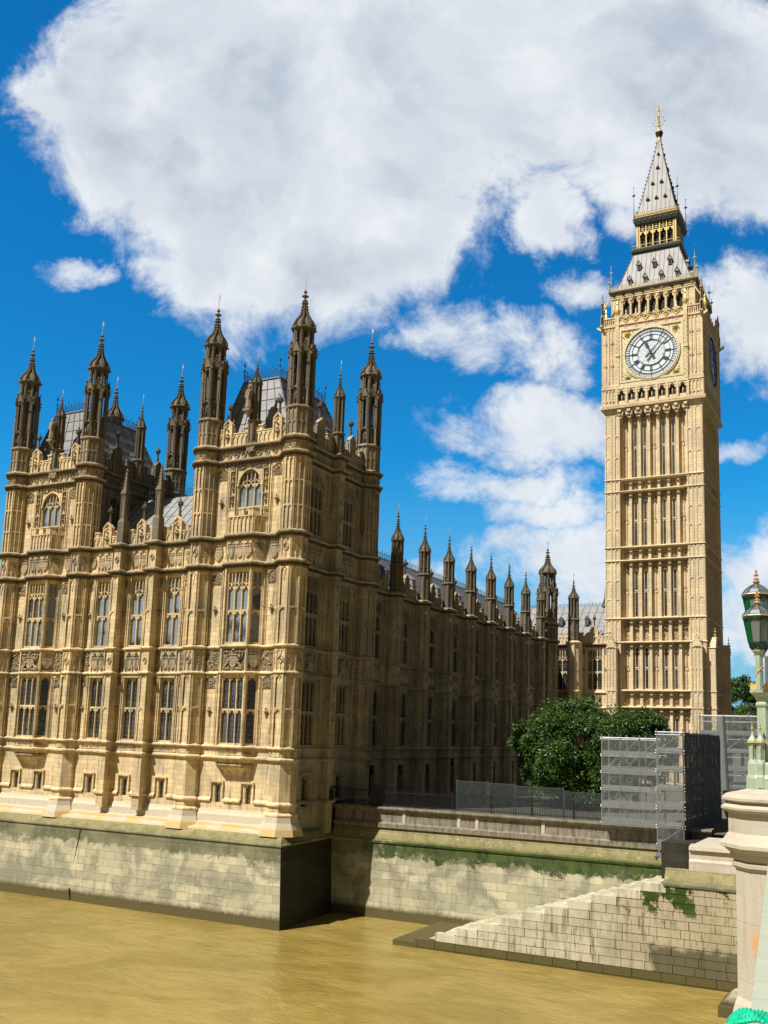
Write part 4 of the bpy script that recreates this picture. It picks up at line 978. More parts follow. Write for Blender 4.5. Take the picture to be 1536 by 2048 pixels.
# ---- the wing that runs back along the terrace
WX = -40.0
def wing():
    F = (WX, 0, 0, 1); sp = 5.635; y0 = TYB+.3; by = [75.35+sp*i for i in range(8)]; ye = 116.4
    b = MB(F); v = MB(F); edges = [y0]+by+[ye]; cs = [(edges[i]+edges[i+1])/2 for i in range(9)]
    cs[0] = 72.7; hw = 1.0; holes = []
    for i, c in enumerate(cs):
        holes += [(c-hw, c+hw, 12.1, 17.0), (c-hw, c+hw, 19.5, 24.7), (c-.6, c+.6, 7.7, 10.5 if i != 3 else 11.0)]
    b.wall(y0, ye, 7.3, LA+.1, holes)
    for i, c in enumerate(cs):
        window(F, c, 12.1, 17.0, 2*hw, 2, (14.62,), 0, 0, None, 'wing'); window(F, c, 19.5, 24.7, 2*hw, 2, (21.95,), 1.15, 0, None, 'wing')
        d_ = MB(F); h = 10.5 if i != 3 else 11.0
        d_.box(c-.6, c+.6, -.42, -.36, 7.7, h); d_.box(c-.03, c+.03, -.36, -.3, 7.7, h-.3)
        d_.arch(c-.6, c+.6, h-.8, h, -.36, -.1); dr = d_.build('door', 'brickdark' if i % 3 else 'dark', PAL)
        k = MB(F); k.lump(c+.12, -.27, 9.1, .05); k.build('handle', 'black_iron', dr)
        b.box(c-.8, c+.8, 0, .16, h+.05, h+.2)
        for s_ in (-1, 1):
            uu = c+s_*(hw+.36)
            for zl, zh in ((L0+.16, L1-.14), (L2+.16, LA-.4)):
                blind(b, uu-.2, uu+.2, zl, zh, 0, 1, (), .06, .08)
                for q in range(5): boss(v, uu, zl+.6+q*(zh-zl-1)/4.4, .65)
            shield(v, c+s_*.42, 18.2, 1.05, .02)
        relief(v, c-hw, c+hw, L1+.2, L2-.2, .0, 30, .07)
        for q in (-1, 0, 1): b.box(c+q*hw-.04, c+q*hw+.04, 0, .1, L1+.15, L2-.15)
    path = [(y0, 0)]
    for u in by:
        h_ = .42; q_ = [(u-.75, 0), (u-.75, .38), (u-h_, .78), (u-h_, .98), (u+h_, .98), (u+h_, .78), (u+.75, .38), (u+.75, 0)]
        q_ = [(u-.72, 0), (u-.72, .45), (u-.36, .98), (u+.36, .98), (u+.72, .45), (u+.72, 0)]; path += q_
        b.course(q_, [(0, 7.3), (0, LA+.1)])
        for (p0, p1) in zip(q_[1:4], q_[2:5]):
            L = math.dist(p0, p1); a_ = math.atan2(p1[1]-p0[1], p1[0]-p0[0])
            ox, oy = wp(b, *p0); ex, ey = wp(b, *p1); fr, L = fr2((ox, oy), (ex, ey)); b.fr = fr; v.fr = fr
            for zl, zh in ((L0+.16, L1-.14), (L2+.16, LA-.4)): blind(b, 0, L, zl, zh, 0, 1, ((zl+zh)/2,), .07, .07)
            lozenge(v, L/2, 18.3, .25, 0); b.fr = F; v.fr = F
    path.append((ye, 0))
    for z in (LM, L0, L1, L2): b.course(path, prof(SILL, z))
    v.course(path, prof(CORN, LA)); SO.fr = v.fr; SO.course(path, [(.13, LA-.30), (.16, LA-.17), (.31, LA-.11)]); bosses(SO, path, LA-.2, .4, .1, .17)
    ed = [y0]+by+[ye]
    for a, c in zip(ed, ed[1:]): parapet(b, v, a+(.75 if a != y0 else 0), c-.75, LA+.12, .95, gables=(((a+c)/2, .4),), step=.72, high=.8)
    build2('wall', [(b, 'wing'), (v, 'wing'), (SO, 'soot'), (GR, 'grime_shade')], PAL); SO.clear(); GR.clear()
    for u in by: slim_turret(PAL, WX+.5, u, .52, LA+.1, 28.2, 28.9, 30.35, 33.0, 1.0)
    c = MB(); solid(c, -54, -40.6, 69.1, 121, 7, LA); c.build('wall', 'old', PAL)
    r = MB(); e = (-40.7, 25.9); g = (-46.2, 30.9)
    Q = [r.xyz(x, y, z) for y in (69.3, 121) for x, z in (e, g, (-52, 25.9))]
    r.f += [[Q[0], Q[3], Q[4], Q[1]], [Q[1], Q[4], Q[5], Q[2]], [Q[0], Q[1], Q[2]], [Q[3], Q[4], Q[5]]]; ro = r.build('roof', 'slate', PAL)
    s_ = MB()
    for i in range(60): y = 69.8+i*.86; s_.tube((e[0], y, e[1]+.04), (g[0], y, g[1]+.04), .03, 4)
    s_.build('roof_seams', 'seam', ro); cresting(ro, (g[0], 69.5, g[1]), (g[0], 120.5, g[1]), .75, .45)
    for i in range(9):
        y = cs[i]+rnd.uniform(-.2, .2); q = MB(); q.box(-43.2, -41.9, -y-.35, -y+.35, 27.3, 28.3); q.prism([(-43.3, 28.3), (-41.8, 28.3), (-42.6, 28.9)], -y-.4, -y+.4); q.build('dormer', 'lead', ro)
wing()
turret_body(-39.55, 117.5, 1.2, LA+.4, (0, 1, 2, 3), None, 'wing')
top_turret(PAL, -39.55, 117.5, 1.15, (LA+.4, 28.3, 29.3, 31.9, 34.2, 37.4), rod=1.2)

# ---- link range beside the clock tower, facing the river
def linkrange():
    F = (0, 122.4, 1, 0); b = MB(F); v = MB(F); u0, u1 = -40.5, -32.6; c = -34.75; c2 = -39.0
    hs = [(c-1.0, c+1.0, 19.6, 24.9), (c-1.0, c+1.0, 12.1, 17.0), (c2-.8, c2+.6, 19.6, 24.9), (c2-.8, c2+.6, 12.1, 17.0)]
    b.wall(u0, u1, 7.5, LA+.1, hs)
    for q, wd, n in ((c, 2.0, 3), (c2-.1, 1.4, 2)):
        window(F, q, 19.6, 24.9, wd, n, (21.95,), 1.2, 0, None, 'tower'); window(F, q, 12.1, 17.0, wd, n, (14.6,), 0, 0, None, 'tower')
    royal_arms(v, c, 18.3, 1.8, 1.4)
    for uu in (c-1.45, c+1.45):
        for zl, zh in ((L0+.16, L1-.14), (L2+.16, LA-.4)): blind(b, uu-.25, uu+.25, zl, zh, 0, 1, (), .07, .08); boss(v, uu, (zl+zh)/2, .8); relief(v, uu-.2, uu+.2, zh-.9, zh-.2, .03, 40, .06)
    P = [(u0, 0), (u1, 0)]
    for z in (LM, L0, L1, L2): b.course(P, prof(SILL, z))
    v.course(P, prof(CORN, LA)); SO.fr = v.fr; SO.course(P, [(.13, LA-.30), (.16, LA-.17), (.31, LA-.11)]); bosses(SO, P, LA-.2, .4, .1, .17)
    parapet(b, v, -36.9, -32.8, LA+.12, 1.0, gables=((-34.8, .45),), step=.6, high=.8); parapet(b, v, -40.5, -38.2, LA+.12, 1.0, step=.6, high=.8)
    build2('wall', [(b, 'tower'), (v, 'carved'), (SO, 'soot'), (GR, 'grime_shade')], PAL); SO.clear(); GR.clear()
    t = MB(); t.lathe(-36.85, 120.0, [(.72, 7.5), (.72, LA)], 8)
    for fr, L in [octfaces(-36.85, 120.0, .72)[k] for k in (7, 0, 1, 2)]:
        t.fr = fr; blind(t, 0, L, L0+.1, L1-.1, 0, 1, (14.7,), .06, .06); blind(t, 0, L, L2+.1, LA-.3, 0, 1, (22,), .06, .06)
    t.fr = IDF; O = neg(octa(-36.85, 120.0, .72))
    for z in (L0, L1, L2): t.course(O, prof(SILL, z, .005), True)
    t.course(O, prof(CORN, LA, .005, .6), True); t.box(-37.45, -36.3, -122.4, -120.3, 7.5, LA+.3); build2('turret_shaft', [(t, 'tower'), (GR, 'grime_shade_pale')], PAL); GR.clear()
    slim_turret(PAL, -36.85, 120.0, .62, LA+.1, 28.5, 29.3, 31.2, 33.6, 1.1)
    r = MB(); Q = [r.xyz(x, y, z) for x in (-46, -33) for y, z in ((122.8, 26), (128.5, 31.4), (134, 26))]
    r.f += [[Q[0], Q[3], Q[4], Q[1]], [Q[1], Q[4], Q[5], Q[2]]]; ro = r.build('roof', 'lead', PAL)
    s_ = MB()
    for i in range(14): x = -45.5+i*.95; s_.tube((x, 122.8, 26.04), (x, 128.5, 31.44), .03, 4)
    for k in range(1, 5): y = 122.8+k*1.14; z = 26+k*1.08; s_.tube((-46, y, z+.03), (-33, y, z+.03), .015, 4)
    s_.build('roof_seams', 'seam', ro); cresting(ro, (-46, 128.5, 31.4), (-33.2, 128.5, 31.4), .5, .5)
    for x, z in ((-40.2, 28.7), (-36.6, 28.7)): q = MB(); q.box(x-.25, x+.25, -125.9, -125.0, z-.3, z+.5); q.prism([(x-.32, z+.5), (x+.32, z+.5), (x, z+.95)], -125.9, -124.95); q.build('dormer', 'seam', ro)
    for x in (-39.5, -35.0):
        spire(ro, x, 128.5, 31.2, 2.6, .42, .9, 'old')
    solidb = MB(); solid(solidb, -46, -33, 122.9, 134, 7, 26); solidb.build('wall', 'old', PAL)
linkrange()
# ================================================================== THE CLOCK TOWER
CX, CY = -27.0, 128.75
CT = thing('clock_tower', 'tall pale stone clock tower with gilded dial and cast iron spire', 'clock tower', (CX, CY, 8))
def FK(k): a = k*math.pi/2; return (CX, CY, round(math.cos(a), 9), round(math.sin(a), 9))
def sq(h): return [(-h, h), (h, h)]
PW = 1.23
def clock_tower():
    b = MB(); v = MB(); g = MB(); dk = MB()
    strings = [17.46, 19.55, 25.7, 28.78, 36.35, 38.12, 45.6, 47.25]
    stories = [(8, 17.4, 'w'), (17.5, 19.5, 'd'), (19.6, 25.6, 'w'), (25.8, 28.7, 'f'), (28.85, 36.3, 'w'), (36.4, 38.05, 'f'), (38.2, 45.55, 'w'), (45.65, 47.2, 'f'), (47.3, 56.3, 'w')]
    TS = [(0, -.12), (.10, -.06), (.16, -.03), (.16, .05), (0, .14)]
    for k in range(4):
        F = FK(k); b.fr = v.fr = g.fr = dk.fr = F
        H = 6.3; wp_ = H-.95
        b.quad((-H, wp_, 8), (H, wp_, 8), (H, wp_, 57), (-H, wp_, 57))
        for s_ in (-1, 1):
            for a, c in ((6.294, 5.36), (5.08, 4.34)):
                u0, u1 = sorted((s_*a, s_*c)); b.box(u0, u1, wp_-.3, H-(.0 if a > 6 else .02), 8, 57)
                for zl, zh, _ in stories:
                    n = max(1, int((zh-zl)/2.3)); blind(b, u0, u1, zl+.08, zh-.08, H, 1, [zl+(zh-zl)*(i+1)/n for i in range(n-1)], .13, .06, True, .3)
            u0, u1 = sorted((s_*5.36, s_*5.08)); b.box(u0, u1, wp_-.3, H-.6, 8, 57)
        for i in range(8):
            uc = (i-3.5)*PW; b.box(uc-.17, uc+.17, wp_-.05, H-.42, 8, 57.0); b.box(uc-.25, uc+.25, wp_-.05, H-.62, 8, 56.9)
        for zl, zh, ty in stories:
            for i in range(7):
                uc = (i-3)*PW; a, c = uc-.37, uc+.37
                if ty == 'w':
                    zm = (zl+zh)/2-.1; tall = zh-zl > 6.5
                    top = zh-(1.25 if tall else .5); bot = zl+.25
                    if i in (1, 2, 4, 5):
                        gw = MB(F)
                        for z0, z1 in ((bot, zm-.12), (zm+.12, top)):
                            gw.box(uc-.17, uc+.17, wp_-.1, wp_+.02, z0, z1-.05)
                            for s_ in (-1, 1): b.box(uc+s_*.22-.05, uc+s_*.22+.05, wp_, wp_+.12, z0-.1, z1+.1)
                            b.arch(uc-.18, uc+.18, z1-.35, z1, wp_, wp_+.1, 3, cusp=False)
                            b.box(uc-.27, uc+.27, wp_, wp_+.14, z0-.14, z0)
                        b.box(uc-.27, uc+.27, wp_, wp_+.13, z1, z1+.12)
                        if k < 2: gw.build('window', 'glass', CT)
                    else:
                        for s_ in (-.5, .5):
                            for z0, z1 in ((bot, zm-.2), (zm+.2, top)):
                                for q in (-1, 1): b.box(uc+s_*.4+q*.15-.03, uc+s_*.4+q*.15+.03, wp_, wp_+.13, z0, z1)
                                b.arch(uc+s_*.4-.15, uc+s_*.4+.15, z1-.3, z1, wp_, wp_+.12, 3, cusp=False)
                        for q in (-.16, .16):
                            for e in (-.1, .1): dk.lump(uc+q, wp_+.07, zm+e, .06)
                    if tall: relief(v, a, c, zh-1.0, zh-.15, wp_, 34, .085); v.lump(uc, wp_+.05, zh-1.1, .12)
                elif ty == 'd': lozenge(v, uc, (zl+zh)/2-.1, .36, wp_, .08, .12); b.arch(a, c, zh-.45, zh-.1, wp_, wp_+.15, 3, cusp=False)
                else:
                    relief(v, a, c, zl+.15, zh-.3, wp_, 34, .08); b.arch(a, c, zh-.4, zh-.05, wp_, wp_+.2, 3, cusp=False)
        # corbel table under the clock stage
        for i in range(8):
            uc = (i-3.5)*PW
            for j, (z, d_) in enumerate(((55.7, .12), (56.1, .3), (56.5, .5))): v.box(uc-.22, uc+.22, wp_, H-.1+d_, z, z+.36)
            if i < 7: b.fr = F; b.arch(uc+.24, uc+PW-.24, 55.6, 56.75, wp_, H+.2, 4)
        for i in range(30): v.lump(-6.2+i*.428, H+.28, 56.9, .14)
    b.fr = IDF; S4 = lambda h: [(CX-h, -CY+h), (CX+h, -CY+h), (CX+h, -CY-h), (CX-h, -CY-h)]
    for z in strings: b.course(S4(6.3), prof(TS, z), True)
    for z in strings:      # the recess carries its own thin string
        for k in range(4): b.fr = FK(k); b.box(-4.33, 4.33, 5.3, 6.1, z-.08, z+.06)
    b.fr = IDF
    b.course(S4(6.3), [(0, 56.6), (.12, 56.75), (.2, 56.95), (.52, 57.0), (.55, 57.2), (.42, 57.35)], True)
    build2('shaft', [(b, 'tower'), (v, 'tower'), (dk, 'dark'), (GR, 'grime_shade_pale')], CT); GR.clear()
    # ---------------- clock stage
    b = MB(); v = MB(); dk = MB(); gd = MB(); gs = MB(); rd = MB(); wh = MB()
    H = 6.55
    b.lathe(CX, CY, [(6.3, 57.2), (6.3, 69.6)], 4, math.pi/4)
    for k in range(4):
        F = FK(k)
        gs = MB(F)
        for q in (b, v, dk, gd): q.fr = F
        for s_ in (-1, 1):     # corner piers
            u0, u1 = sorted((s_*4.75, s_*6.6)); b.box(u0, u1, 6.0, H, 57.3, 68.6)
            um = (u0+u1)/2
            for a, c in ((u0, um), (um, u1)):
                blind(b, a, c, 60.6, 68.3, H, 2, (), .09, .10, True, .5)
                for z in (63.0, 66.2):
                    for e in ((0, .2), (0, -.2), (.17, 0), (-.17, 0)): dk.lump((a+c)/2+e[0], H+.05, z+e[1], .10)
                blind(b, a, c, 57.6, 59.6, H, 2, (58.1,), .08, .12)
            b.box(u0-.03, u1+.03, 6.0, H+.13, 59.75, 60.1); b.box(u0-.02, u1+.02, 6.0, H+.1, 60.15, 60.35)
        for i in range(7):     # arcade with dark niches
            uc = (i-3)*1.33; dk.box(uc-.42, uc+.42, 6.2, 6.33, 57.7, 59.3)
            b.arch(uc-.48, uc+.48, 58.7, 59.55, 6.3, 6.72, 5); b.box(uc-.44, uc+.44, 6.3, 6.6, 57.5, 58.0); b.lump(uc, 6.45, 58.5, .1, .5)
        for i in range(8):
            uc = (i-3.5)*1.33; b.box(uc-.17, uc+.17, 6.25, 6.78, 57.4, 59.6)
            for z in (57.8, 58.3, 58.8, 59.3): gs.lump(uc+.17, 6.8, z, .08); gs.lump(uc-.17, 6.8, z, .08)
        b.box(-6.72, 6.72, 6.2, 6.86, 57.26, 57.5)
        # gilded frame
        gs.box(-4.7, 4.7, 6.25, 6.78, 59.62, 60.02); gs.box(-4.6, 4.6, 6.25, 6.7, 60.02, 60.5)
        gs.box(-4.2, 4.2, 6.25, 6.62, 60.5, 68.0); 
        for a in (0, 1): 
            z = (60.42, 67.75)[a]; gs.box(-4.2, 4.2, 6.6, 6.76, z, z+.28)
            u = (-4.2, 3.92)[a]; gs.box(u, u+.28, 6.6, 6.762, 60.7, 67.75)
        for s_ in (-1, 1):
            u0, u1 = sorted((s_*4.25, s_*4.72)); b.box(u0, u1, 6.2, 6.80, 60.0, 69.4)
            for i in range(26): gs.lump((u0+u1)/2+(.1 if i % 2 else -.1), 6.81, 60.6+i*.3, .085)
            gs.box(u0-.04, u1+.04, 6.2, 6.9, 64.2, 64.5)
        for s_ in (-1, 1):
            for t_ in (-1, 1):
                uc, zc = s_*3.15, 64.13+t_*3.05
                gd.lump(uc, 6.68, zc, .36); 
                for q in range(7):
                    an = q/7*2*math.pi; gd.lump(uc+.33*math.cos(an), 6.66, zc+.33*math.sin(an), .12)
                for q in range(16):
                    uu = s_*rnd.uniform(2.3, 3.75); zz = 64.13+t_*rnd.uniform(2.3, 3.5)
                    if math.hypot(uu, zz-64.13) > 3.75: v.lump(uu, 6.63, zz, .1)
        # shields band, balustrade
        b.box(-4.7, 4.7, 6.2, 6.66, 68.05, 69.25); b.box(-4.8, 4.8, 6.2, 6.82, 68.62, 68.74)
        for i in range(6):
            uc = (i-2.5)*1.33; wh = MB(F); rd = MB(F); wh.box(uc-.27, uc+.27, 6.66, 6.72, 68.1, 68.6)
            rd.box(uc-.05, uc+.05, 6.72, 6.75, 68.1, 68.6); rd.box(uc-.27, uc+.27, 6.72, 6.745, 68.31, 68.41); build2('shield', [(wh, 'white'), (rd, 'red')], CT)
            P = [(uc-.36, 69.3), (uc, 69.66), (uc+.36, 69.3), (uc, 68.94)]
            for j in range(4): gd.bar(P[j], P[(j+1) % 4], .09, 6.66, 6.76)
            gd.lump(uc, 6.7, 69.3, .11)
            b.lathe(*wp(b, uc, 6.55), [(.1, 69.9), (.14, 70.1), (.06, 70.3), (.1, 70.5), (.01, 70.9)], 6)
            b.bar((uc-.66, 69.75), (uc, 70.02), .12, 6.45, 6.7); b.bar((uc+.66, 69.75), (uc, 70.02), .12, 6.45, 6.7)
        for i in range(40):
            u = -4.5+i*.23; b.box(u, u+.09, 6.5, 6.62, 68.9, 69.7)
        b.box(-4.7, 4.7, 6.45, 6.7, 69.68, 69.84)
        for s_ in (-1, 1):
            u0, u1 = sorted((s_*4.75, s_*6.7)); b.box(u0, u1, 6.3, 6.74, 68.5, 68.72); b.box(u0, u1, 6.3, 6.7, 69.75, 69.9)
            for i in range(7): u = u0+.15+i*.27; b.box(u, u+.1, 6.5, 6.62, 68.72, 69.75)
            b.lathe(*wp(b, s_*6.55, 6.55), [(.26, 68.4), (.26, 70.2), (.16, 70.5), (.16, 72.0), (.24, 72.1), (.08, 72.9), (.11, 73.1), (.01, 73.7)], 8)
            b.bar((s_*6.4, 71.2), (s_*5.6, 72.6), .14, 6.4, 6.6)
            v.bar((s_*6.6, 68.3), (s_*7.25, 68.75), .28, 6.4, 6.7); v.lump(s_*7.2, 6.5, 68.8, .18)
            # gilded pots on the inner piers
            gd.lathe(*wp(b, s_*4.48, 6.6), [(.16, 70.0), (.34, 70.5), (.36, 70.8), (.2, 71.0), (.1, 71.6), (.17, 71.8), (.02, 72.3)], 8)
            b.box(min(s_*4.2, s_*4.75), max(s_*4.2, s_*4.75), 6.2, 6.8, 69.4, 70.05)
        gs.build('dial_surround', 'gilt_stone', CT)
    b.fr = IDF; S4 = lambda h: [(CX-h, -CY+h), (CX+h, -CY+h), (CX+h, -CY-h), (CX-h, -CY-h)]
    b.course(S4(6.55), [(0, 68.3), (.15, 68.45), (.15, 68.6), (0, 68.7)], True)
    build2('clock_stage', [(b, 'tower'), (v, 'gilt_stone'), (dk, 'dark'), (gd, 'gold'), (GR, 'grime_shade_pale')], CT); GR.clear()
    # ---------------- dials
    for k in range(4):
        F = FK(k); zc = 64.13; R_ = 3.42
        d_ = MB(F); n = 64
        c0 = d_.p(0, 6.70, zc); ring = [d_.p(R_*math.sin(2*math.pi*i/n), 6.70, zc+R_*math.cos(2*math.pi*i/n)) for i in range(n)]
        for i in range(n): d_.f.append([c0, ring[i], ring[(i+1) % n]])
        o = d_.build('dial', 'dial', CT)
        def ringmesh(m_, r0, r1, w0, w1, n=64):
            for i in range(n):
                a, c = 2*math.pi*i/n, 2*math.pi*(i+1)/n
                P = [(r0*math.sin(a), zc+r0*math.cos(a)), (r1*math.sin(a), zc+r1*math.cos(a)), (r1*math.sin(c), zc+r1*math.cos(c)), (r0*math.sin(c), zc+r0*math.cos(c))]
                m_.prism(P, w0, w1)
        m_ = MB(F)
        for r0, r1 in ((3.35, 3.42), (2.87, 2.915), (2.49, 2.545), (1.81, 1.85), (1.67, 1.70)): ringmesh(m_, r0, r1, 6.70, 6.76)
        pol = lambda r, a: (r*math.sin(a), zc+r*math.cos(a))
        for i in range(60):
            a = i*math.pi/30; m_.bar(pol(2.9, a), pol(3.36, a), .03, 6.70, 6.75)
            m_.bar(pol(2.99, a+.03), pol(3.12, a+.075), .03, 6.70, 6.745)
        for i in range(12): a = i*math.pi/6; m_.bar(pol(2.5, a), pol(3.4, a), .08, 6.70, 6.77)
        ROM = ['XII', 'I', 'II', 'III', 'IIII', 'V', 'VI', 'VII', 'VIII', 'IX', 'X', 'XI']
        for i, t_ in enumerate(ROM):
            a0 = i*math.pi/6; wd = {'I': .13, 'V': .24, 'X': .24}; tot = sum(wd[ch] for ch in t_); x = -tot/2
            for ch in t_:
                L_, R2 = x, x+wd[ch]; x = R2; r0, r1 = 1.88, 2.46
                def q(xx, r): aa = a0+xx/2.2; return pol(r, aa)
                m0 = (L_+R2)/2
                if ch == 'I': m_.bar(q(m0, r0), q(m0, r1), .052, 6.70, 6.76)
                elif ch == 'V': m_.bar(q(m0, r0), q(L_+.03, r1), .06, 6.70, 6.76); m_.bar(q(m0, r0), q(R2-.03, r1), .04, 6.70, 6.757)
                else: m_.bar(q(L_+.03, r1), q(R2-.03, r0), .06, 6.70, 6.76); m_.bar(q(L_+.03, r0), q(R2-.03, r1), .04, 6.70, 6.757)
            m_.bar(q(-tot/2, 1.9), q(tot/2, 1.9), .035, 6.70, 6.76); m_.bar(q(-tot/2, 2.44), q(tot/2, 2.44), .035, 6.70, 6.76)
        m_.build('numerals', 'blue', o)
        t_ = MB(F)       # faint lead pattern in the middle
        for i in range(12):
            a = i*math.pi/6
            for r0, r1, s_ in ((.3, 1.0, .26), (1.0, 1.64, .26), (1.0, 1.64, -.26), (.3, 1.0, -.26)): t_.bar(pol(r0, a), pol(r1, a+s_), .018, 6.70, 6.712)
        for r_ in (.6, 1.0, 1.35): ringmesh(t_, r_, r_+.018, 6.70, 6.711, 36)
        t_.build('lead_lines', 'galv', o)
        f_ = MB(F); ringmesh(f_, 3.42, 3.62, 6.60, 6.84); ringmesh(f_, 3.62, 3.78, 6.6, 6.78); f_.build('dial_rim', 'gilt_stone', o)
        h_ = MB(F); a = (11+7/60)*math.pi/6      # hour hand
        h_.bar(pol(-.55, a), pol(1.25, a), .2, 6.86, 6.92); h_.prism([pol(1.15, a-.2), pol(1.5, a-.14), pol(1.92, a), pol(1.5, a+.14), pol(1.15, a+.2)], 6.86, 6.93)
        h_.bar(pol(-.8, a), pol(-.3, a), .34, 6.86, 6.91); h_.build('hour_hand', 'blue', o)
        h_ = MB(F); a = 7*math.pi/30
        h_.prism([pol(-.2, a-.6), pol(3.1, a-.012), pol(3.1, a+.012), pol(-.2, a+.6)], 6.96, 7.0); h_.bar(pol(-.95, a), pol(-.2, a), .3, 6.95, 7.0)
        h_.bar(pol(0, a), pol(3.1, a), .09, 6.94, 7.01); ringmesh(h_, .0, .22, 6.9, 7.03, 16); h_.build('minute_hand', 'blue', o)
    # ---------------- belfry
    b = MB(); dk = MB(); gd = MB(); gr = MB()
    b.lathe(CX, CY, [(5.0, 69.4), (5.0, 73.3)], 4, math.pi/4)
    for k in range(4):
        F = FK(k); b.fr = dk.fr = gd.fr = gr.fr = F
        for i in range(7):
            uc = (i-3)*1.18; dk.box(uc-.46, uc+.46, 4.8, 5.02, 69.5, 72.9)
            b.arch(uc-.46, uc+.46, 71.9, 72.85, 5.0, 5.5, 5)
        for i in range(8):
            uc = (i-3.5)*1.18; b.box(uc-.13, uc+.13, 4.9, 5.62, 69.4, 73.0); b.bar((uc, 72.3), (uc-.34, 73.0), .08, 5.5, 5.62); b.bar((uc, 72.3), (uc+.34, 73.0), .08, 5.5, 5.62)
        for s_ in (-1, 1):
            u0, u1 = sorted((s_*4.2, s_*5.55)); b.box(u0, u1, 4.9, 5.5, 69.4, 73.2); blind(b, u0, u1, 69.6, 73.0, 5.5, 3, (71.4,), .08, .08)
        b.box(-5.6, 5.6, 4.9, 5.66, 72.95, 73.2)
        gd.box(-5.7, 5.7, 5.3, 5.72, 73.2, 73.3)
        for i in range(9):
            uc = (i-4)*1.3; gr.lump(uc, 5.76, 73.5, .26) if i in (0, 1, 2, 3, 6, 7) else gd.lump(uc, 5.72, 73.5, .22)
        for i in range(60): gd.lump(-5.6+i*.19, 5.72, 73.48+.05*(i % 2), .045)
    b.fr = IDF; S4 = lambda h: [(CX-h, -CY+h), (CX+h, -CY+h), (CX+h, -CY-h), (CX-h, -CY-h)]
    build2('belfry', [(b, 'tower'), (dk, 'dark'), (gd, 'gold'), (gr, 'green_iron'), (GR, 'grime_shade_pale')], CT); GR.clear()
    b = MB(); b.course(S4(5.6), [(-.2, 73.15), (.05, 73.2), (.1, 73.7), (.3, 73.85), (.34, 74.0), (-.3, 74.1)], True); b.build('eaves', 'brickdark', CT)
    # ---------------- lower roof, lantern, spire
    def pyramid(prof_, name):
        b = MB(); b.lathe(CX, CY, prof_, 4, math.pi/4); ro = b.build(name, 'iron_roof', CT)
        s_ = MB(); gd = MB()
        for k in range(4):
            F = FK(k); s_.fr = gd.fr = F; H0 = prof_[0][0]; n = int(H0*2/.62)
            for i in range(-n//2, n//2+1):
                u = i*.62
                for (h0, z0), (h1, z1) in zip(prof_, prof_[1:]):
                    if abs(u) >= h0: continue
                    if abs(u) < h1: e1 = (h1, z1)
                    else: f = (h0-abs(u))/(h0-h1); e1 = (h0+(h1-h0)*f, z0+(z1-z0)*f)
                    a = Vector((*wp(s_, u, h0+.02), z0)); c = Vector((*wp(s_, u, e1[0]+.02), e1[1])); s_.tube(a, c, .035, 4)
            for (h0, z0), (h1, z1) in zip(prof_, prof_[1:]):    # hips with crockets
                L = z1-z0; m_ = max(1, int(L/.55))
                for i in range(m_): f = (i+.5)/m_; h = h0+(h1-h0)*f; gd.lump(h+.08, h+.08, z0+L*f+.08, .10, .13)
                gd.tube(Vector((*wp(gd, h0, h0), z0)), Vector((*wp(gd, h1, h1), z1)), .06, 4)
        s_.build('roof_ribs', 'seam', ro); gd.build('crockets', 'seam', ro); return ro
    lr = pyramid([(5.25, 74.1), (4.9, 74.7), (3.0, 80.5)], 'lower_roof')
    def crest(z, h, H, mt, sp=.3):
        m_ = MB()
        for k in range(4):
            m_.fr = FK(k); n = int(2*H/sp); m_.box(-H, H, H-.05, H+.02, z, z+.10); m_.box(-H, H, H-.05, H+.02, z+h*.5, z+h*.58)
            for i in range(n+1):
                u = -H+2*H*i/n; m_.box(u-.03, u+.03, H-.04, H+.02, z, z+h*.8); m_.lump(u, H, z+h*.85, sp*.32, h*.2); m_.lump(u+sp/2, H, z+h*.3, sp*.28)
        return m_.build('cresting', mt, CT)
    crest(74.1, .75, 5.8, 'gilt_stone', .26)
    for k in range(4):
        F = FK(k)
        for (u, z) in ((-2.1, 77.5), (0, 77.5), (2.1, 77.5), (-3.2, 75.2), (-1.1, 75.2), (1.1, 75.2), (3.2, 75.2)):
            h = 4.9+(3.0-4.9)*(z-74.7)/5.8; m_ = MB(F); m_.box(u-.24, u+.24, h-.6, h+.22, z-.1, z+.62); m_.prism([(u-.36, z+.6), (u+.36, z+.6), (u, z+1.15)], h-.7, h+.32)
            o = m_.build('dormer', 'iron_roof', lr); q = MB(F); q.box(u-.19, u+.19, h+.22, h+.24, z-.04, z+.58); q.bar((u-.36, z+.62), (u, z+1.18), .07, h+.3, h+.36); q.bar((u+.36, z+.62), (u, z+1.18), .07, h+.3, h+.36); q.build('opening', 'dark', o)
            if k > 1: break
            q = MB(F); q.lump(u, h+.3, z+1.3, .07, .16); q.build('finial', 'gold', o)
    b = MB(); gd = MB(); dk = MB()
    b.fr = IDF; b.course(S4(3.0), [(0, 80.3), (.35, 80.55), (.42, 80.9), (.3, 81.1), (-.4, 81.1)], True)
    b.course(S4(2.75), [(0, 84.7), (.2, 84.85), (.35, 85.3), (.42, 85.6), (.2, 85.75), (-.3, 85.8)], True)
    dk.lathe(CX, CY, [(2.2, 81.0), (2.2, 84.9)], 4, math.pi/4)
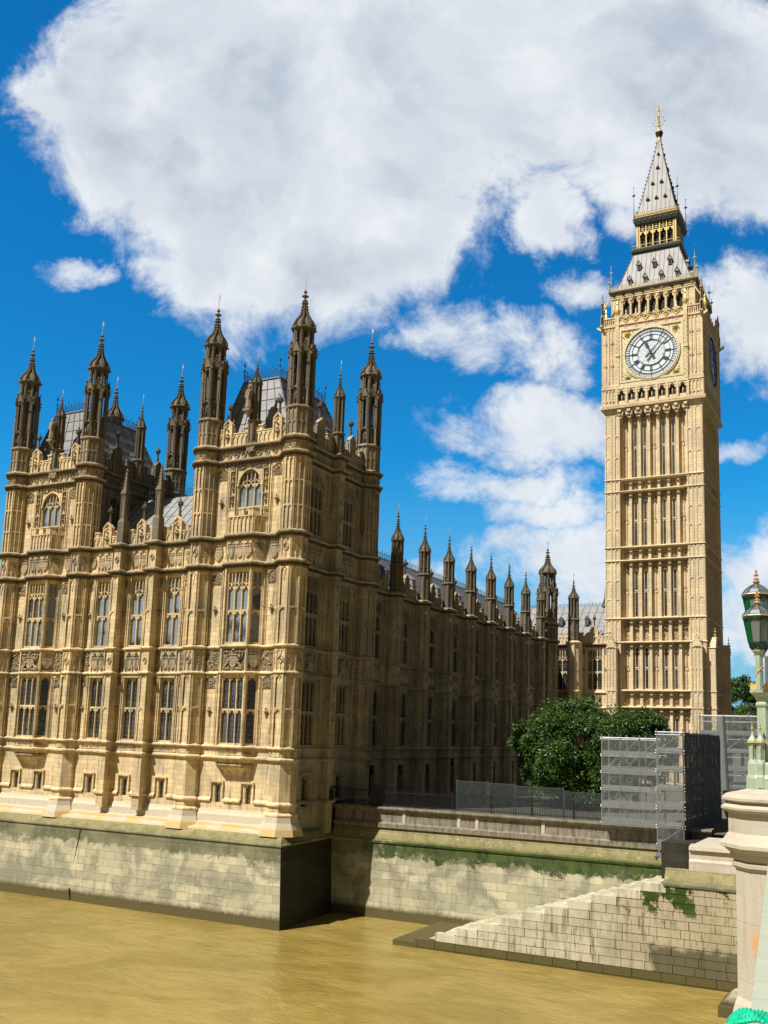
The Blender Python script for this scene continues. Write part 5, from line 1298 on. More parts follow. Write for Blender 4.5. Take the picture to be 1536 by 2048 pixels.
    for k in range(4):
        F = FK(k); gd.fr = F; b.fr = F
        for i in range(6):
            u = (i-2.5)*.94; gd.box(u-.07, u+.07, 2.5, 2.72, 81.1, 84.75)
            gd.lump(u, 2.75, 81.15, .16)
            if i < 5:
                gd.arch(u+.07, u+.87, 83.0, 83.75, 2.52, 2.66, 4); b.box(u+.07, u+.87, 2.55, 2.6, 83.9, 84.75)
                for z in (83.95, 84.25, 84.55): gd.box(u+.3, u+.64, 2.6, 2.68, z-.05, z+.05); gd.lump(u+.47, 2.65, z+.12, .08)
        for s_ in (-1, 1): gd.box(s_*2.62-.1, s_*2.62+.1, 2.5, 2.74, 81.1, 84.75)
        for i in range(9): gd.lump(-2.9+i*.72, 3.14, 85.25, .1)
        for i in range(14): gd.lump(-3.2+i*.49, 3.36, 80.85, .13); gd.lump(-3.0+i*.46, 3.2, 81.3, .09)
        gd.box(-3.2, 3.2, 3.28, 3.34, 81.45, 81.5)
    build2('lantern', [(b, 'cornice_iron'), (gd, 'gold'), (dk, 'dark')], CT)
    crest(85.8, .75, 3.0, 'gold', .3)
    sp_ = pyramid([(2.8, 86.2), (2.45, 87.3), (1.42, 92.2), (.72, 95.6), (.42, 97.2), (.26, 98.5)], 'spire')
    dk = MB()
    for k in range(4):
        dk.fr = FK(k)
        for u, z in ((-1.2, 88.6), (0, 88.6), (1.2, 88.6), (-.62, 91.2), (.62, 91.2), (0, 93.8), (0, 96.2)):
            P = [(2.45, 87.3), (1.42, 92.2), (.72, 95.6), (.42, 97.2)]
            for (h0, z0), (h1, z1) in zip(P, P[1:]):
                if z0 <= z < z1: h = h0+(h1-h0)*(z-z0)/(z1-z0)
            s_ = .27 if z < 95 else .2; dk.prism([(u-s_, z), (u+s_, z), (u, z+s_*1.5)], h-.5, h+.22)
    dk.build('lucarnes', 'dark', sp_)
    b = MB(); b.lathe(CX, CY, [(.26, 98.4), (.30, 98.6), (.30, 99.15), (.2, 99.3)], 8); b.lathe(CX, CY, [(.5, 99.95), (.5, 100.15), (.15, 100.2), (.15, 100.9), (.24, 101.0), (.1, 101.2), (.09, 104.1)], 8)
    b.blob(CX, CY, 101.6, .2); b.blob(CX, CY, 102.5, .22); b.blob(CX, CY, 103.4, .2)
    for k in range(4):
        b.fr = FK(k)
        for z, r_ in ((101.2, .5), (101.7, .8), (102.2, .6)): b.tube((CX, CY, z-.2), (*wp(b, 0, r_), z), .035, 4); b.lump(0, r_, z, .11)
        b.bar((0, 103.5), (.3, 104.0), .06, -.03, .03)
    b.blob(CX, CY, 104.1, .1, .1, .25); b.build('finial', 'gold', sp_)
    b = MB(); b.lathe(CX, CY, [(.3, 99.2), (.52, 99.9), (.52, 99.98), (.2, 100.0)], 8); b.build('crown_cup', 'dark', sp_)
    def pole(x, y, z0, z1, gold=True):
        m_ = MB(); m_.tube((x, y, z0), (x, y, z1), .06, 5, .025); m_.blob(x, y, z0+(z1-z0)*.72, .22, .22, .26); m_.blob(x, y, z1-.1, .1); m_.blob(x+.2, y, z0+(z1-z0)*.72, .1); m_.blob(x-.2, y, z0+(z1-z0)*.72, .1)
        m_.build('corner_finial', 'gilt_stone' if gold else 'seam', CT)
    for sx in (-1, 1):
        for sy in (-1, 1):
            pole(CX+sx*5.6, CY+sy*5.6, 74, 78.0); pole(CX+sx*3.0, CY+sy*3.0, 85.8, 90.6, False); pole(CX+sx*5.85, CY+sy*5.85, 73.9, 76.0)
    # ---------------- base buttresses
    b = MB(); v = MB()
    for k in range(4):
        F = FK(k)
        for s_ in (-1, 1):
            b = MB(F); v = MB(F)
            u0, u1 = sorted((s_*4.72, s_*5.95)); b.box(u0, u1, 6.0, 7.25, 7.5, 25.0)
            for zl, zh in ((8.5, 17.3), (17.6, 19.4), (19.7, 24.9)): blind(b, u0, u1, zl, zh, 7.25, 3 if zh-zl > 3 else 2, ((zl+zh)/2,) if zh-zl > 3 else (), .08, .06, True, .5)
            b.prism([(u0-.1, 24.9), (u1+.1, 24.9), ((u0+u1)/2, 26.3)], 6.0, 7.36); b.prism([(u0+.2, 25.0), (u1-.2, 25.0), ((u0+u1)/2, 25.9)], 7.3, 7.42)
            for q in (.2, .5, .8):
                for e in (-1, 1): v.lump((u0+u1)/2+e*.72*(1-q), 7.36, 24.95+1.4*q+.1, .11)
            v.lump((u0+u1)/2, 7.2, 26.5, .12, .3); v.lump((u0+u1)/2, 7.2, 26.95, .16, .12); v.lump((u0+u1)/2, 7.2, 27.25, .06, .2)
            for z in (17.46, 19.55): b.box(u0-.08, u1+.08, 6.0, 7.36, z-.1, z+.1)
            build2('buttress', [(b, 'tower'), (v, 'tower'), (GR, 'grime_shade_pale')], CT); GR.clear()
clock_tower()

# ================================================================== RIVER WALLS
RW = thing('river_wall', 'stained ashlar river wall with algae band and tide line under the palace', 'river wall', (-55, 56, 0))
mb = MB()
F = [(-120, 56.0), (-37.37, 56.0)]
PR = [(-120, 0)]
def loft(mb, rows):      # rows of world points
    R_ = [[mb.xyz(*p_) for p_ in r] for r in rows]
    for A, B in zip(R_, R_[1:]):
        for i in range(len(A)-1): mb.f.append([A[i], A[i+1], B[i+1], B[i]])
loft(mb, [[(-120, 55.85, -2), (-37.25, 55.85, -2)], [(-120, 56.0, 0), (-37.37, 56.0, 0)], [(-120, 56.45, 5.32), (-37.87, 56.45, 5.32)]])
m2 = MB(); loft(m2, [[(-37.25, 55.85, -2), (-38.15, 64.8, -2)], [(-37.37, 56.0, 0), (-38.2, 64.8, 0)], [(-37.87, 56.45, 5.32), (-38.6, 64.8, 5.32)]])
build2('wall_face', [(mb, 'river'), (m2, 'shade_slime')], RW)
mb = MB()
loft(mb, [[(-120, 56.42, 5.30), (-37.84, 56.42, 5.30), (-38.57, 64.8, 5.30)], [(-120, 56.36, 5.34), (-37.78, 56.36, 5.34), (-38.52, 64.8, 5.34)], [(-120, 56.36, 5.44), (-37.78, 56.36, 5.44), (-38.52, 64.8, 5.44)], [(-120, 56.5, 5.5), (-37.92, 56.5, 5.5), (-38.62, 64.8, 5.5)],
          [(-120, 57.6, 5.95), (-38.3, 57.2, 5.95), (-38.9, 64.8, 5.95)], [(-120, 58.6, 6.2), (-39.5, 58.6, 6.2), (-39.6, 64.8, 6.2)]])
mb.build('ledge', 'river', RW)
mb = MB(); mb.tube((-56.3, 56.38, 5.3), (-56.75, 56.2, 1.6), .03, 5); mb.tube((-56.75, 56.2, 1.6), (-56.45, 56.0, .1), .035, 5); mb.tube((-56.45, 56.0, .1), (-56.6, 55.98, .9), .05, 5)
tag(mb.build('mooring_chain', 'black_iron'), 'thin rusty chain hanging down the river wall below the palace', 'chain')

TW = thing('terrace_wall', 'moulded terrace wall with soot dark coping and bright moss band, behind the river steps', 'terrace wall', (-24, 64, 0))
mb = MB()
x0, x1 = -38.6, -10.8
def row(y, z, a=x0, b_=x1): return [(a, y, z), (b_, y, z)]
loft(mb, [row(63.8, -2), row(63.9, 0), row(64.25, 5.25), row(64.16, 5.28), row(64.14, 5.42), row(64.3, 5.5), row(64.75, 6.3)])
mb.build('wall_face', 'river', TW)
mb = MB(); loft(mb, [row(64.7, 6.28), row(64.55, 6.34), row(64.55, 6.62), row(64.75, 6.75), row(64.8, 7.45), row(64.6, 7.55), row(64.5, 7.68), row(64.52, 7.8), row(65.4, 7.84), row(65.5, 7.0)])
mb.build('coping', 'river', TW)
mb = MB()
for x in (-32.7, -26.9, -28.3, -22.0): mb.box(x-.12, x+.12, -64.78, -64.72, 6.5, 7.5)
mb.build('pilaster', 'plinth', TW)

# river steps -------------------------------------------------------------
ST = thing('river_steps', 'flight of worn white stone steps climbing out of the river', 'steps', (-20, 60, 0))
mb = MB(); nst = 11; sx0, sz0 = -27.7, .55; run, rise = 1.42, .475
for i in range(nst):          # two shallow steps behind every kerb block, made of separate slabs
    x = sx0+run*i; z = sz0+rise*i
    for j in range(2):
        xx = x+run*j/2+.1; zz = z-rise/2*(1-j)-.02; y = 57.25
        while y < 63.9:
            L = rnd.uniform(1.0, 1.9); q = rnd.uniform(-.05, .05); mb.box(xx+q, xx+run/2+.25 if i < nst-1 or j < 1 else -10.9, -min(y+L-.015, 63.93), -y, zz-.4, zz+rnd.uniform(-.012, .012)); y += L
mb.build('treads', 'tread', ST)
mb = MB(); mb.box(-29.2, -27.5, -63.9, -56.7, -1, .33); mb.build('landing', 'river', ST)
mb = MB(); mb.box(-27.0, -8, -63.9, -57.3, -1, .5)
for i in range(1, nst): mb.box(sx0+run*i+.2, -11, -63.9, -57.3, sz0+rise*(i-1)-.3, sz0+rise*i-.45)
mb.build('stair_mass', 'step', ST)
mb = MB(); top_ = MB(); low = MB(); y0 = 56.72        # side wall of big blocks; every course starts with a kerb block one step up
for rI in range(-2, 11):
    zt = sz0+rise*rI; x = sx0+run*max(rI, 0)-(.35 if rI < 0 else 0); xe = -7.9; first = True
    while x < xe:
        L = rnd.uniform(1.15, 1.8) if not first else run+rnd.uniform(.0, .08); j = rnd.uniform(-.02, .02)
        dp = -57.32 if first else -57.0
        if zt < .7: kb = low
        elif first: kb = top_
        else: kb = mb
        kb.box(x+.015, min(x+L, xe)-.015, dp, -(y0+j), zt-rise+.016, zt-(0 if first else .014)); first = False; x += L
build2('side_wall', [(mb, 'kerb'), (top_, 'tread'), (low, 'river')], ST)
mb = MB()
pts = [(-28.0, 0)]
mb.f.append([mb.xyz(-27.6, 56.79, -1), mb.xyz(-7.9, 56.79, -1), mb.xyz(-7.9, 56.79, 5.3), mb.xyz(-12.2, 56.79, 5.2), mb.xyz(-27.6, 56.79, .2)])
mb.build('joint_bed', 'bed', ST)

# embankment block at the foot of the bridge --------------------------------
EB = thing('embankment_wall', 'short mossy wall between the top of the river steps and the bridge', 'wall', (-10, 57, 5))
mb = MB(); loft(mb, [row(56.7, 5.2, -12.2, -6), row(56.64, 5.24, -12.2, -6), row(56.64, 5.36, -12.2, -6), row(56.9, 5.42, -12.2, -6), row(57.5, 6.15, -12.2, -6)])
mb.build('weathering', 'river', EB)
mb = MB(); loft(mb, [row(57.45, 6.1, -10.9, -6), row(57.45, 6.6, -10.9, -6), row(57.62, 6.72, -10.9, -6), row(57.62, 7.15, -10.9, -6), row(57.45, 7.22, -10.9, -6), row(57.5, 7.42, -10.9, -6), row(58.3, 7.5, -10.9, -6)])
mb.box(-10.92, -6, -64, -57.66, 6, 7.4); mb.build('coping', 'pale', EB)
mb = MB(); mb.box(-13.2, -10.9, -64.6, -61.0, 4.5, 7.2); m2 = MB(); m2.box(-12.4, -6, -64, -57, 4.6, 5.35); build2('block', [(mb, 'shade_slime'), (m2, 'river')], EB)  # first box near-black in place of the scaffold's cast shadow
mb = MB(); loft(mb, [[(-8.05, 56.3, -1), (-7.85, 53.2, -1), (-3, 53.2, -1)], [(-8.0, 56.3, 0), (-7.8, 54.0, 0), (-3, 54, 0)], [(-7.8, 56.8, 5.2), (-7.4, 55.6, 5.2), (-3, 55.6, 5.2)], [(-7.75, 57.8, 7.5), (-7.3, 56, 7.5), (-3, 56, 7.5)]]); mb.build('batter', 'step', EB)
mb = MB(); mb.box(-8.5, -3, -54.2, -51.5, -1, .5); mb.prism([(-8.5, .5), (-3, .5), (-3, 1.0), (-8.0, .9)], -54.0, -51.9); mb.build('footing', 'river', EB)

# ================================================================== RAILINGS AND HOARDING
def railing(name, label, xa, xb, y, z, h, group=None):
    t = thing(name, label, 'railing', ((xa+xb)/2, y, z), group)
    m_ = MB(); m_.box(xa, xb, -y-.02, -y+.02, z+.12, z+.17); m_.box(xa, xb, -y-.02, -y+.02, z+h-.2, z+h-.15); m_.build('rails', 'black_iron', t)
    m_ = MB(); n = int((xb-xa)/.125)
    for i in range(n+1): x = xa+(xb-xa)*i/n; m_.box(x-.012, x+.012, -y-.012, -y+.012, z, z+h); m_.blob(x, y, z+h, .022, .022, .05)
    m_.build('bars', 'black_iron', t)
    m_ = MB()
    for i in range(int((xb-xa)/3)+1): x = xa+i*3; m_.box(x-.03, x+.03, -y-.03, -y+.03, z, z+h+.05); m_.tube((x, y, z+h*.8), (x, y+.5, z), .02, 4)
    m_.build('posts', 'black_iron', t)
railing('railing', 'black iron spiked railing along the sunlit terrace wall coping', -34.9, -17.7, 64.9, 7.83, 1.25)
railing('railing', 'short black railing in shadow at the foot of the corner tower', -38.5, -35.6, 64.9, 7.83, 1.3)
mb = MB(); mb.box(-35.5, -35.0, -65.2, -64.7, 7.8, 9.4); tag(mb.build('gate_pier', 'black_iron'), 'dark pier between the two lengths of terrace railing', 'pier')
for i, (xa, xb, zt, lab) in enumerate(((-29.1, -26.7, 9.95, 'leftmost translucent hoarding panel behind the terrace railing'), (-26.6, -24.6, 9.9, 'second translucent hoarding panel from the left behind the railing'), (-24.5, -21.0, 9.8, 'long translucent hoarding panel in front of the tree foot'), (-20.9, -18.2, 9.6, 'translucent hoarding panel next to the scaffold'))):
    t = thing('hoarding_panel', lab, 'hoarding', ((xa+xb)/2, 66, 7.8), 'clear hoarding panels on the terrace')
    m_ = MB(); m_.box(xa, xb, -66.03, -66.0, 7.9, zt); m_.build('sheet', 'mesh', t)
    m_ = MB()
    for x in (xa, xb): m_.tube((x, 66.05, 7.6), (x, 66.05, zt+.1), .035, 5)
    m_.tube((xa, 66.05, zt), (xb, 66.05, zt), .015, 4); m_.tube((xa, 66.05, 7.95), (xb, 66.05, 7.95), .02, 4); m_.build('frame', 'seam', t)

# ================================================================== SCAFFOLDS
def scaffold(name, label, xa, xb, ya, yb, za, zb, lifts, bays, net='net', sidenet=None, diag=True, deep=1, seed=3, front=True):
    r = random.Random(seed); t = thing(name, label, 'scaffold', ((xa+xb)/2, (ya+yb)/2, za))
    m_ = MB(); xs = [xa+(xb-xa)*i/bays for i in range(bays+1)]; nb = max(1, int(round((yb-ya)/2.2))); ys = [ya+(yb-ya)*i/nb for i in range(nb+1)]
    zs = [za+(zb-za)*i/lifts for i in range(lifts+1)]
    for x in xs:
        for y in ys:
            if y in (ya, ys[min(1, nb)]) or x == xb: m_.tube((x, y, za-.1), (x, y, zb+.25), .045, 6)
    for z in zs:
        for dz in (0, 1.0):
            if z+dz > zb+.3: continue
            for y in ys[:2]: m_.tube((xa-.1, y, z+dz+.05), (xb+.1, y, z+dz+.05), .035, 5)
            m_.tube((xb, ya, z+dz+.05), (xb, yb, z+dz+.05), .035, 5)
        for x in xs: m_.tube((x, ya-.1, z), (x, ys[min(1, nb)], z), .03, 5)
    if diag:
        for i in range(bays):
            for j in range(lifts):
                if r.random() < .5: m_.tube((xs[i], ya-.06, zs[j]), (xs[i+1], ya-.06, zs[j+1]), .028, 5)
                if r.random() < .35: m_.tube((xs[i+1], ya-.06, zs[j]), (xs[i], ya-.06, zs[j+1]), .028, 5)
    m_.build('tubes', 'galv', t)
    m_ = MB()
    for z in zs[:-1]:
        m_.box(xa, xb, -(ya+1.4), -ya-.08, z+.0, z+.06); m_.box(xa, xb, -ya-.06, -ya-.03, z+.06, z+.25)
        if sidenet: m_.box(xb-1.2, xb-.08, -yb, -(ya+1.4), z, z+.06)
    m_.build('boards', 'board', t)
    if net and front:
        m_ = MB()
        for z in zs[:-1]: m_.box(xa, xb, -ya+.115, -ya+.12, z-.12, z+.30+r.uniform(-.1, .12))
        m_.build('toe_netting', 'netband', t)
        m_ = MB(); nx = 10; nz = 12
        rows_ = [[(xa+(xb-xa)*i/nx, ya-.1+r.uniform(-.025, .025), za+(zb-za)*j/nz) for i in range(nx+1)] for j in range(nz+1)]
        loft(m_, rows_); m_.build('netting', net, t)
    if sidenet:
        m_ = MB(); nx = 16; nz = 10
        rows_ = [[(xb+.1+r.uniform(-.03, .03), ya+(yb-ya)*i/nx, za+(zb-za)*j/nz) for i in range(nx+1)] for j in range(nz+1)]
        loft(m_, rows_); m_.build('side_netting', sidenet, t)
    return t
scaffold('scaffold', 'see-through netted scaffold standing on the terrace wall in front of the tree', -17.7, -13.95, 64.0, 65.8, 7.85, 13.35, 5, 3, seed=5)
scaffold('scaffold', 'tall netted scaffold corner with dark sheeted side, hung out over the steps', -13.9, -12.25, 63.2, 77.0, 6.8, 13.8, 6, 1, 'net', 'netd', seed=9)
mb = MB()
mb.tube((-12.3, 63.2, 7), (-12.1, 63.0, 5.3), .06, 6); mb.tube((-13.9, 63.2, 6.9), (-13.7, 63.1, 6.0), .05, 5)
mb.blob(-13.95, 63.0, 6.1, .22, .2, .3)
tag(mb.build('scaffold_prop', 'galv'), 'slanting steel props under the overhanging scaffold', 'prop')
scaffold('scaffold', 'grey sheeted scaffold far back beside the clock tower base', -15.6, -9.5, 88, 92, 6.5, 15.6, 6, 3, 'net', 'netd', seed=12)
mb = MB(); mb.tube((-12.4, 79.2, 15.3), (-12.0, 79.2, 5), .3, 10); tag(mb.build('rubbish_chute', 'galv'), 'tall slanting pale grey tube between the two scaffolds', 'chute')

# ================================================================== TREES
def tree(name, label, cx, cy, zg, zc, rx, ry, rz, leafm, nclump, nleaf, ls, seed, group=None, shape=None):
    r = random.Random(seed); t = thing(name, label, 'tree', (cx, cy, zg), group)
    m_ = MB(); m_.tube((cx, cy, zg), (cx+.1, cy, zc-rz*.5), rx*.06+.1, 9, rx*.045+.05); lim = []
    C = []
    for i in range(nclump):
        while True:
            p_ = Vector((r.uniform(-1, 1), r.uniform(-1, 1), r.uniform(-1, 1)))
            if .30 < p_.length < 1: break
        p_ = p_.normalized()*(p_.length**.45); f = 1-.12*r.random()
        f *= 1+.16*math.sin(p_.x*7+seed)*math.sin(p_.z*6+p_.y*5)
        C.append(Vector((cx+p_.x*rx*f, cy+p_.y*ry*f, zc+p_.z*rz*f)))
    for c in C[::3]: m_.tube((cx, cy, zc-rz*.6), c, .07, 5, .02)
    m_.build('trunk', 'bark', t)
    v = []; fcs = []
    for c in C:
        cr_ = r.uniform(.07, .25)*rx
        for _ in range(nleaf):
            o = Vector((r.gauss(0, 1), r.gauss(0, 1), r.gauss(0, .75)))
            o = o.normalized()*cr_*r.random()**.4; q = c+o
            s_ = ls*r.uniform(.6, 1.3); d1 = (o.normalized()+Vector((r.uniform(-.8, .8), r.uniform(-.8, .8), r.uniform(-1.0, .1)))).normalized()
            d2 = d1.cross(Vector((r.uniform(-1, 1), r.uniform(-1, 1), r.uniform(-.3, 1)))).normalized()*.42; n_ = d1.cross(d2).normalized()*.12
            i0 = len(v); v += [q-d1*s_*.5, q+d2*s_*.5+n_*s_, q+d1*s_*.6, q-d2*s_*.5+n_*s_]; fcs += [(i0, i0+1, i0+2), (i0, i0+2, i0+3)]
    me = bpy.data.meshes.new('crown'); me.from_pydata([tuple(a) for a in v], [], fcs); me.materials.append(M[leafm]); me.update(); link('crown', me, t)
    return t
tree('leafy_tree', 'broad dark green tree on the terrace behind the scaffold netting', -24.0, 80, 7.8, 12.1, 5.6, 4.6, 4.3, 'leaf', 230, 300, .30, 21)
tree('leafy_tree', 'low spreading part of the dark tree reaching the tower base', -19.6, 81, 7.8, 12.8, 3.3, 3, 3.1, 'leaf', 110, 260, .30, 22)
tree('street_tree', 'deep green tree beyond the clock tower, behind the lamp', -29.5, 215, 8, 22.2, 4.9, 4.9, 5.2, 'leaf', 90, 190, .55, 23, 'trees beyond the clock tower')
tree('street_tree', 'pale olive tree beyond the clock tower, lower than its neighbour', -26.8, 210, 8, 16.0, 6.6, 4.9, 4.9, 'leaf2', 100, 190, .55, 24, 'trees beyond the clock tower')
tree('street_tree', 'small green tree at the right edge behind the lamp post', -18.0, 218, 8, 20, 5.7, 4.9, 5.7, 'leaf', 90, 170, .55, 25, 'trees beyond the clock tower')
mb = MB(); T_ = thing('office_building', 'dark square chimney block of a building behind the lamp', 'building', (-15.5, 190, 8))
mb.box(-26, -8, -250, -240, 8, 26); mb.build('wall', 'brickdark', T_); mb = MB()
for i in range(3): mb.box(-27.5+i*3.2, -26.1+i*3.2, -244, -241, 26, 34)
mb.build('chimney', 'brickdark', T_); mb = MB()
for i in range(5):
    for j in range(3): mb.box(-25+i*3, -24+i*3, -240.0, -239.95, 12+j*4, 14+j*4)
mb.build('window', 'dark', T_)

# ================================================================== BRIDGE, PIER, LAMP
BA = math.atan2(11.59-5.04, -1.35+.69); BF = (-.69-5.04*(-.66/6.55)*1.0, 0, math.cos(BA), math.sin(BA))
BR = thing('road_bridge', 'pale green painted bridge parapet running away at the right edge', 'bridge', (-.5, 8, 11))
bx = -.69+5.04*(.66/6.55); BF = (bx, 0, math.cos(BA), math.sin(BA))   # u runs along the bridge, w points right of travel
mb = MB(BF); mb.box(-4, 56, .0, .5, 11.6, 11.9); mb.build('handrail', 'parapet', BR)
mb = MB(BF); mb.box(-4, 56, .08, .42, 10.4, 11.6); mb.box(-4, 56, .0, .5, 10.2, 10.4); mb.build('parapet', 'sage', BR)
mb = MB(BF); mb.box(-4, 56, .1, 22, 9.6, 10.4); mb.build('deck', 'pale', BR)
def wl(u, w_): return wp(mb, u, w_)
px, py = -2.86, 25.0
PI_ = thing('bridge_pier', 'octagonal pale granite pier carrying the green lamp standard', 'pier', (px, py, 0))
mb = MB(); rot = rad(-5.75)+math.pi/8
pp = [(.92, 6.4), (.92, 6.6), (.86, 7.0), (.80, 7.25), (.74, 7.4), (.72, 10.3), (.73, 10.45)]
mb.lathe(px, py, pp, 8, rot); mb.build('shaft', 'pale', PI_)
mb = MB(); mb.lathe(px, py, [(.72, 10.28), (.80, 10.36), (.80, 10.46), (.70, 10.47)], 8, rot)
mb.lathe(px, py, [(.7, 10.44), (.84, 10.56), (.84, 10.66), (.97, 10.78), (1.03, 10.80), (1.03, 10.88), (.88, 11.12), (.86, 11.13), (.86, 11.60), (.88, 11.60), (.99, 11.66), (1.01, 11.68), (1.01, 11.73), (.92, 11.80), (.88, 11.80), (.88, 11.85), (.97, 11.87), (.99, 11.89), (.99, 11.95), (.90, 12.04), (.35, 12.18)], 8, rot)
mb.build('capital', 'pale', PI_)
mb = MB(); mb.lathe(px+.2, py, [(1.6, -2), (1.5, 5.6), (1.3, 6.3), (.8, 6.6)], 8, rot); mb.build('cutwater', 'pale', PI_)

LP = thing('street_lamp', 'ornate pale green and gold lamp standard with bottle green lanterns', 'street lamp', (px, py, 12.2))
ax, ay = -2.90, 25.0
mb = MB(); mb.lathe(ax, ay, [(.42, 12.1), (.42, 12.42), (.38, 12.5), (.36, 12.75), (.30, 12.8)], 8, rot)
mb.lathe(ax, ay, [(.18, 12.7), (.18, 13.2), (.16, 13.3), (.15, 14.1), (.18, 14.15), (.18, 14.2), (.15, 14.24), (.20, 14.36), (.27, 14.44), (.30, 14.46), (.30, 14.52)], 8, rot)
post = mb.build('post', 'sage', LP)
for k in range(4):
    an = math.pi*.93+k*math.pi/2; qx, qy = ax+.30*math.cos(an), ay+.30*math.sin(an)
    m_ = MB(); m_.lathe(qx, qy, [(.14, 12.2), (.14, 12.45), (.12, 12.5), (.12, 12.75), (.10, 12.82), (.065, 12.86), (.06, 13.2), (.09, 13.24), (.09, 13.27)], 8); 
    for e in range(4): m_.tube((qx+.075*math.cos(e*1.57), qy+.075*math.sin(e*1.57), 12.8), (qx+.075*math.cos(e*1.57), qy+.075*math.sin(e*1.57), 13.22), .018, 5)
    m_.lathe(qx, qy, [(.11, 13.28), (.10, 13.32), (.04, 13.42), (.015, 13.5)], 8); o = m_.build('pinnacle', 'sage', LP)
    m_ = MB(); m_.lathe(qx, qy, [(.118, 13.255), (.118, 13.30)], 8); m_.tube((qx, qy, 13.48), (qx, qy, 13.66), .014, 5); m_.blob(qx, qy, 13.6, .045); m_.blob(qx, qy, 13.66, .025, .025, .05); m_.build('finial', 'gold', o)
m_ = MB(); m_.lathe(ax, ay, [(.285, 14.52), (.285, 14.66), (.27, 14.66)], 8, rot)
for i in range(16): an = i/16*2*math.pi; m_.blob(ax+.29*math.cos(an), ay+.29*math.sin(an), 14.68, .025, .025, .03)
m_.build('gilt_crown', 'gold', LP)
def lantern(x, y, z0, stem0, name='lantern'):
    m_ = MB(); m_.lathe(x, y, [(.07, stem0), (.065, z0-.12), (.11, z0-.06), (.13, z0-.02), (.13, z0)], 8, rot); st_ = m_.build('stem', 'sage', LP)
    g_ = MB()
    for i in range(40): t_ = i/40; an = t_*9; g_.blob(x+.072*math.cos(an), y+.072*math.sin(an), stem0+.05+(z0-.2-stem0)*t_, .022, .022, .03)
    g_.build('gilt_spiral', 'gold', st_)
    k = 1/math.cos(math.pi/8); P = lambda r_, z, i: Vector((x+r_*k*math.cos(rot+i*math.pi/4), y+r_*k*math.sin(rot+i*math.pi/4), z))
    m_ = MB(); za, zb, zc = z0, z0+.17, z0+.78
    for i in range(8):
        m_.tube(P(.10, za, i), P(.21, zb, i), .012, 4); m_.tube(P(.21, zb, i), P(.31, zc, i), .014, 4)
        m_.tube(P(.10, za, i), P(.10, za, i+1), .02, 4); m_.tube(P(.21, zb, i), P(.21, zb, i+1), .02, 4); m_.tube(P(.31, zc-.02, i), P(.31, zc-.02, i+1), .03, 4)
        a, c, e = P(.305, zc-.05, i), P(.305, zc-.05, i+1), P(.295, zc-.12, i); f = P(.295, zc-.12, i+1); md = (P(.307, zc-.04, i)+P(.307, zc-.04, i+1))/2
        m_.f.append([m_.xyz(*a), m_.xyz(*md), m_.xyz(*e)]); m_.f.append([m_.xyz(*c), m_.xyz(*f), m_.xyz(*md)])
    la = m_.build(name, 'lampgreen', LP)
    for i in range(8):
        nx_ = math.cos(rot+(i+.5)*math.pi/4); q = MB()
        q.f.append([q.xyz(*P(.205, zb, i)), q.xyz(*P(.205, zb, i+1)), q.xyz(*P(.30, zc, i+1)), q.xyz(*P(.30, zc, i))])
        q.build('glass_pane', 'lampglass_g' if nx_ < -.55 else 'lampglass', la)
    q = MB(); q.lathe(x, y, [(.10, za), (.20, zb)], 8, rot); q.build('tray', 'lampgreen', la)
    q = MB(); q.lathe(x, y, [(.30, zc), (.335, zc+.02), (.335, zc+.05), (.30, zc+.08), (.24, zc+.17), (.15, zc+.25), (.06, zc+.30), (.05, zc+.36)], 8, rot); q.build('roof', 'lampzinc', la)
    q = MB()
    for i in range(8):
        R_ = [(.335, zc+.05), (.305, zc+.08), (.245, zc+.17), (.155, zc+.25), (.065, zc+.30)]
        for A, B in zip(R_, R_[1:]): q.tube(P(A[0], A[1]+.005, i), P(B[0], B[1]+.005, i), .011, 4)
    q.build('roof_ribs', 'lampgreen', la)
    q = MB()
    q.lathe(x, y, [(.336, zc+.02), (.345, zc+.035), (.336, zc+.05)], 8, rot)
    q.lathe(x, y, [(.06, zc+.33), (.09, zc+.37), (.05, zc+.41), (.07, zc+.44), (.03, zc+.47)], 8); q.tube((x, y, zc+.4), (x, y, zc+.62), .015, 5); q.blob(x, y, zc+.55, .05); q.blob(x+.04, y, zc+.53, .03); q.blob(x-.04, y, zc+.53, .03); q.blob(x, y, zc+.63, .035, .035, .06)
    q.build('finial', 'copper', la)
M['lampzinc'] = simple('lamp_zinc', (.15, .17, .175), .35, .3, .2, 8)
M['copper'] = simple('old_gilding', (.62, .40, .20), .4, .4, .3, 10)
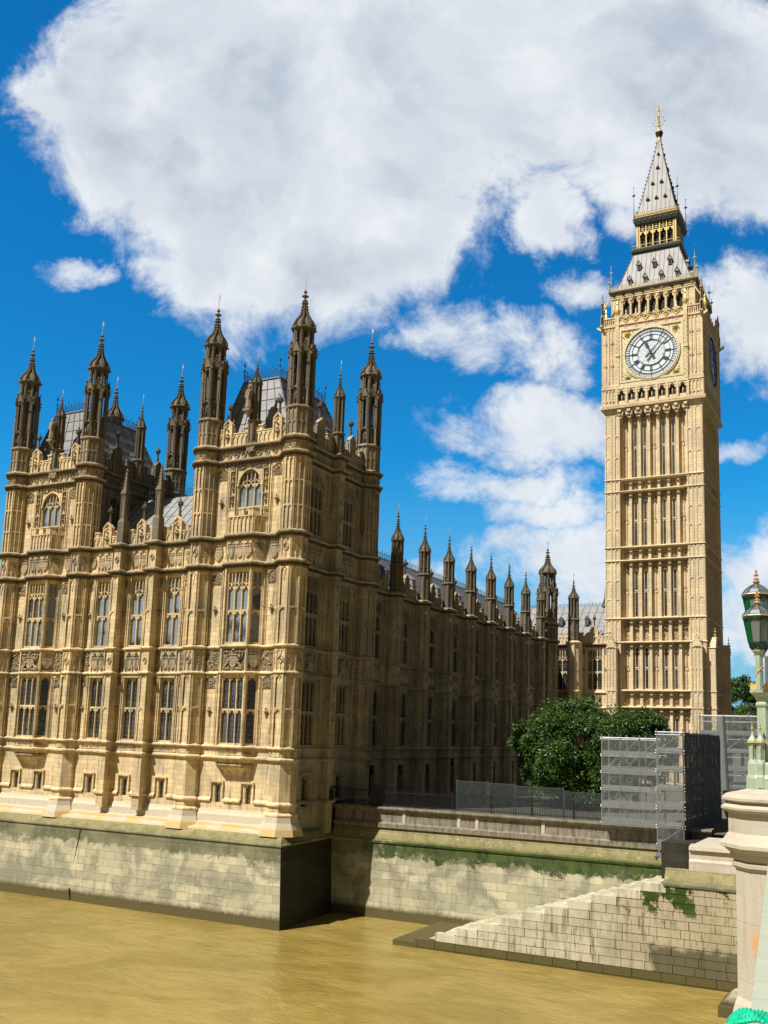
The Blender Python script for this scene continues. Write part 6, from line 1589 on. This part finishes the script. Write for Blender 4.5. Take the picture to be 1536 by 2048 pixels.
def lampglass(name, col, tr):
    m, t = mat(name); t.set(t.b.inputs['Base Color'], col); t.set(t.b.inputs['Roughness'], .15)
    x_ = t.new('ShaderNodeBsdfTransparent', _0=(*tr, 1)); tl = t.new('ShaderNodeBsdfTranslucent', _0=(*col, 1)); a = t.new('ShaderNodeMixShader', _0=.45); c = t.new('ShaderNodeMixShader', _0=.35)
    t.l.new(x_.outputs[0], a.inputs[1]); t.l.new(tl.outputs[0], a.inputs[2]); t.l.new(a.outputs[0], c.inputs[1]); t.l.new(t.b.outputs[0], c.inputs[2]); t.l.new(c.outputs[0], t.o.inputs[0]); return m
M['lampglass'] = lampglass('lamp_glass', (.40, .44, .42), (.8, .85, .84)); M['lampglass_g'] = lampglass('green_lamp_glass', (.01, .22, .06), (.05, .45, .14))
ux, uy = -math.sin(rad(5.75)), math.cos(rad(5.75))
lantern(ax-.08-ux*.55, ay-.55*uy, 15.46, 14.5); lantern(ax-.1, ay, 16.06, 14.5); lantern(ax-.08+ux*.55, ay+.55*uy, 15.46, 14.5)

# turquoise plastic thing hanging beside the parapet ------------------------
TB = thing('plastic_bag', 'crumpled bright turquoise plastic bag hanging outside the bridge parapet', 'bag', (-.75, 4.6, 11.7))
def atpx(dist, dx, dz): return Vector((-.74+dx, 4.9+dist, 11.80+dz))
mb = MB(); cpt = []
for i in range(15):
    a = math.pi*(.02+.56*i/14); cpt.append((-.78-.14*math.sin(a)*1.0+.0, 4.82+.06*math.cos(a)*2, 11.73+.10*math.cos(a)))
def bagp(i, j):
    s_ = j/8; a = math.pi*(1.0-i/18*.75); wob = .003*math.sin(i*.9+j*.8)
    r_ = .122+.012*math.sin(s_*7+i*.5)+wob*.5
    return (-0.645+r_*math.cos(a), 4.75+.20*(s_-.3), 11.905+r_*math.sin(a)-.05*abs(s_-.4))
loft(mb, [[bagp(i, j) for i in range(19)] for j in range(9)])
mb.build('fabric', 'teal', TB, True)
mb = MB()
for i in range(7):
    for A, B in zip(range(8), range(1, 9)): mb.tube(bagp(9+i, A), bagp(9+i, B), .004, 6)
for i in range(18): mb.tube(bagp(i, 0), bagp(i+1, 0), .012, 6)
mb.build('folds', 'teal', TB, True)
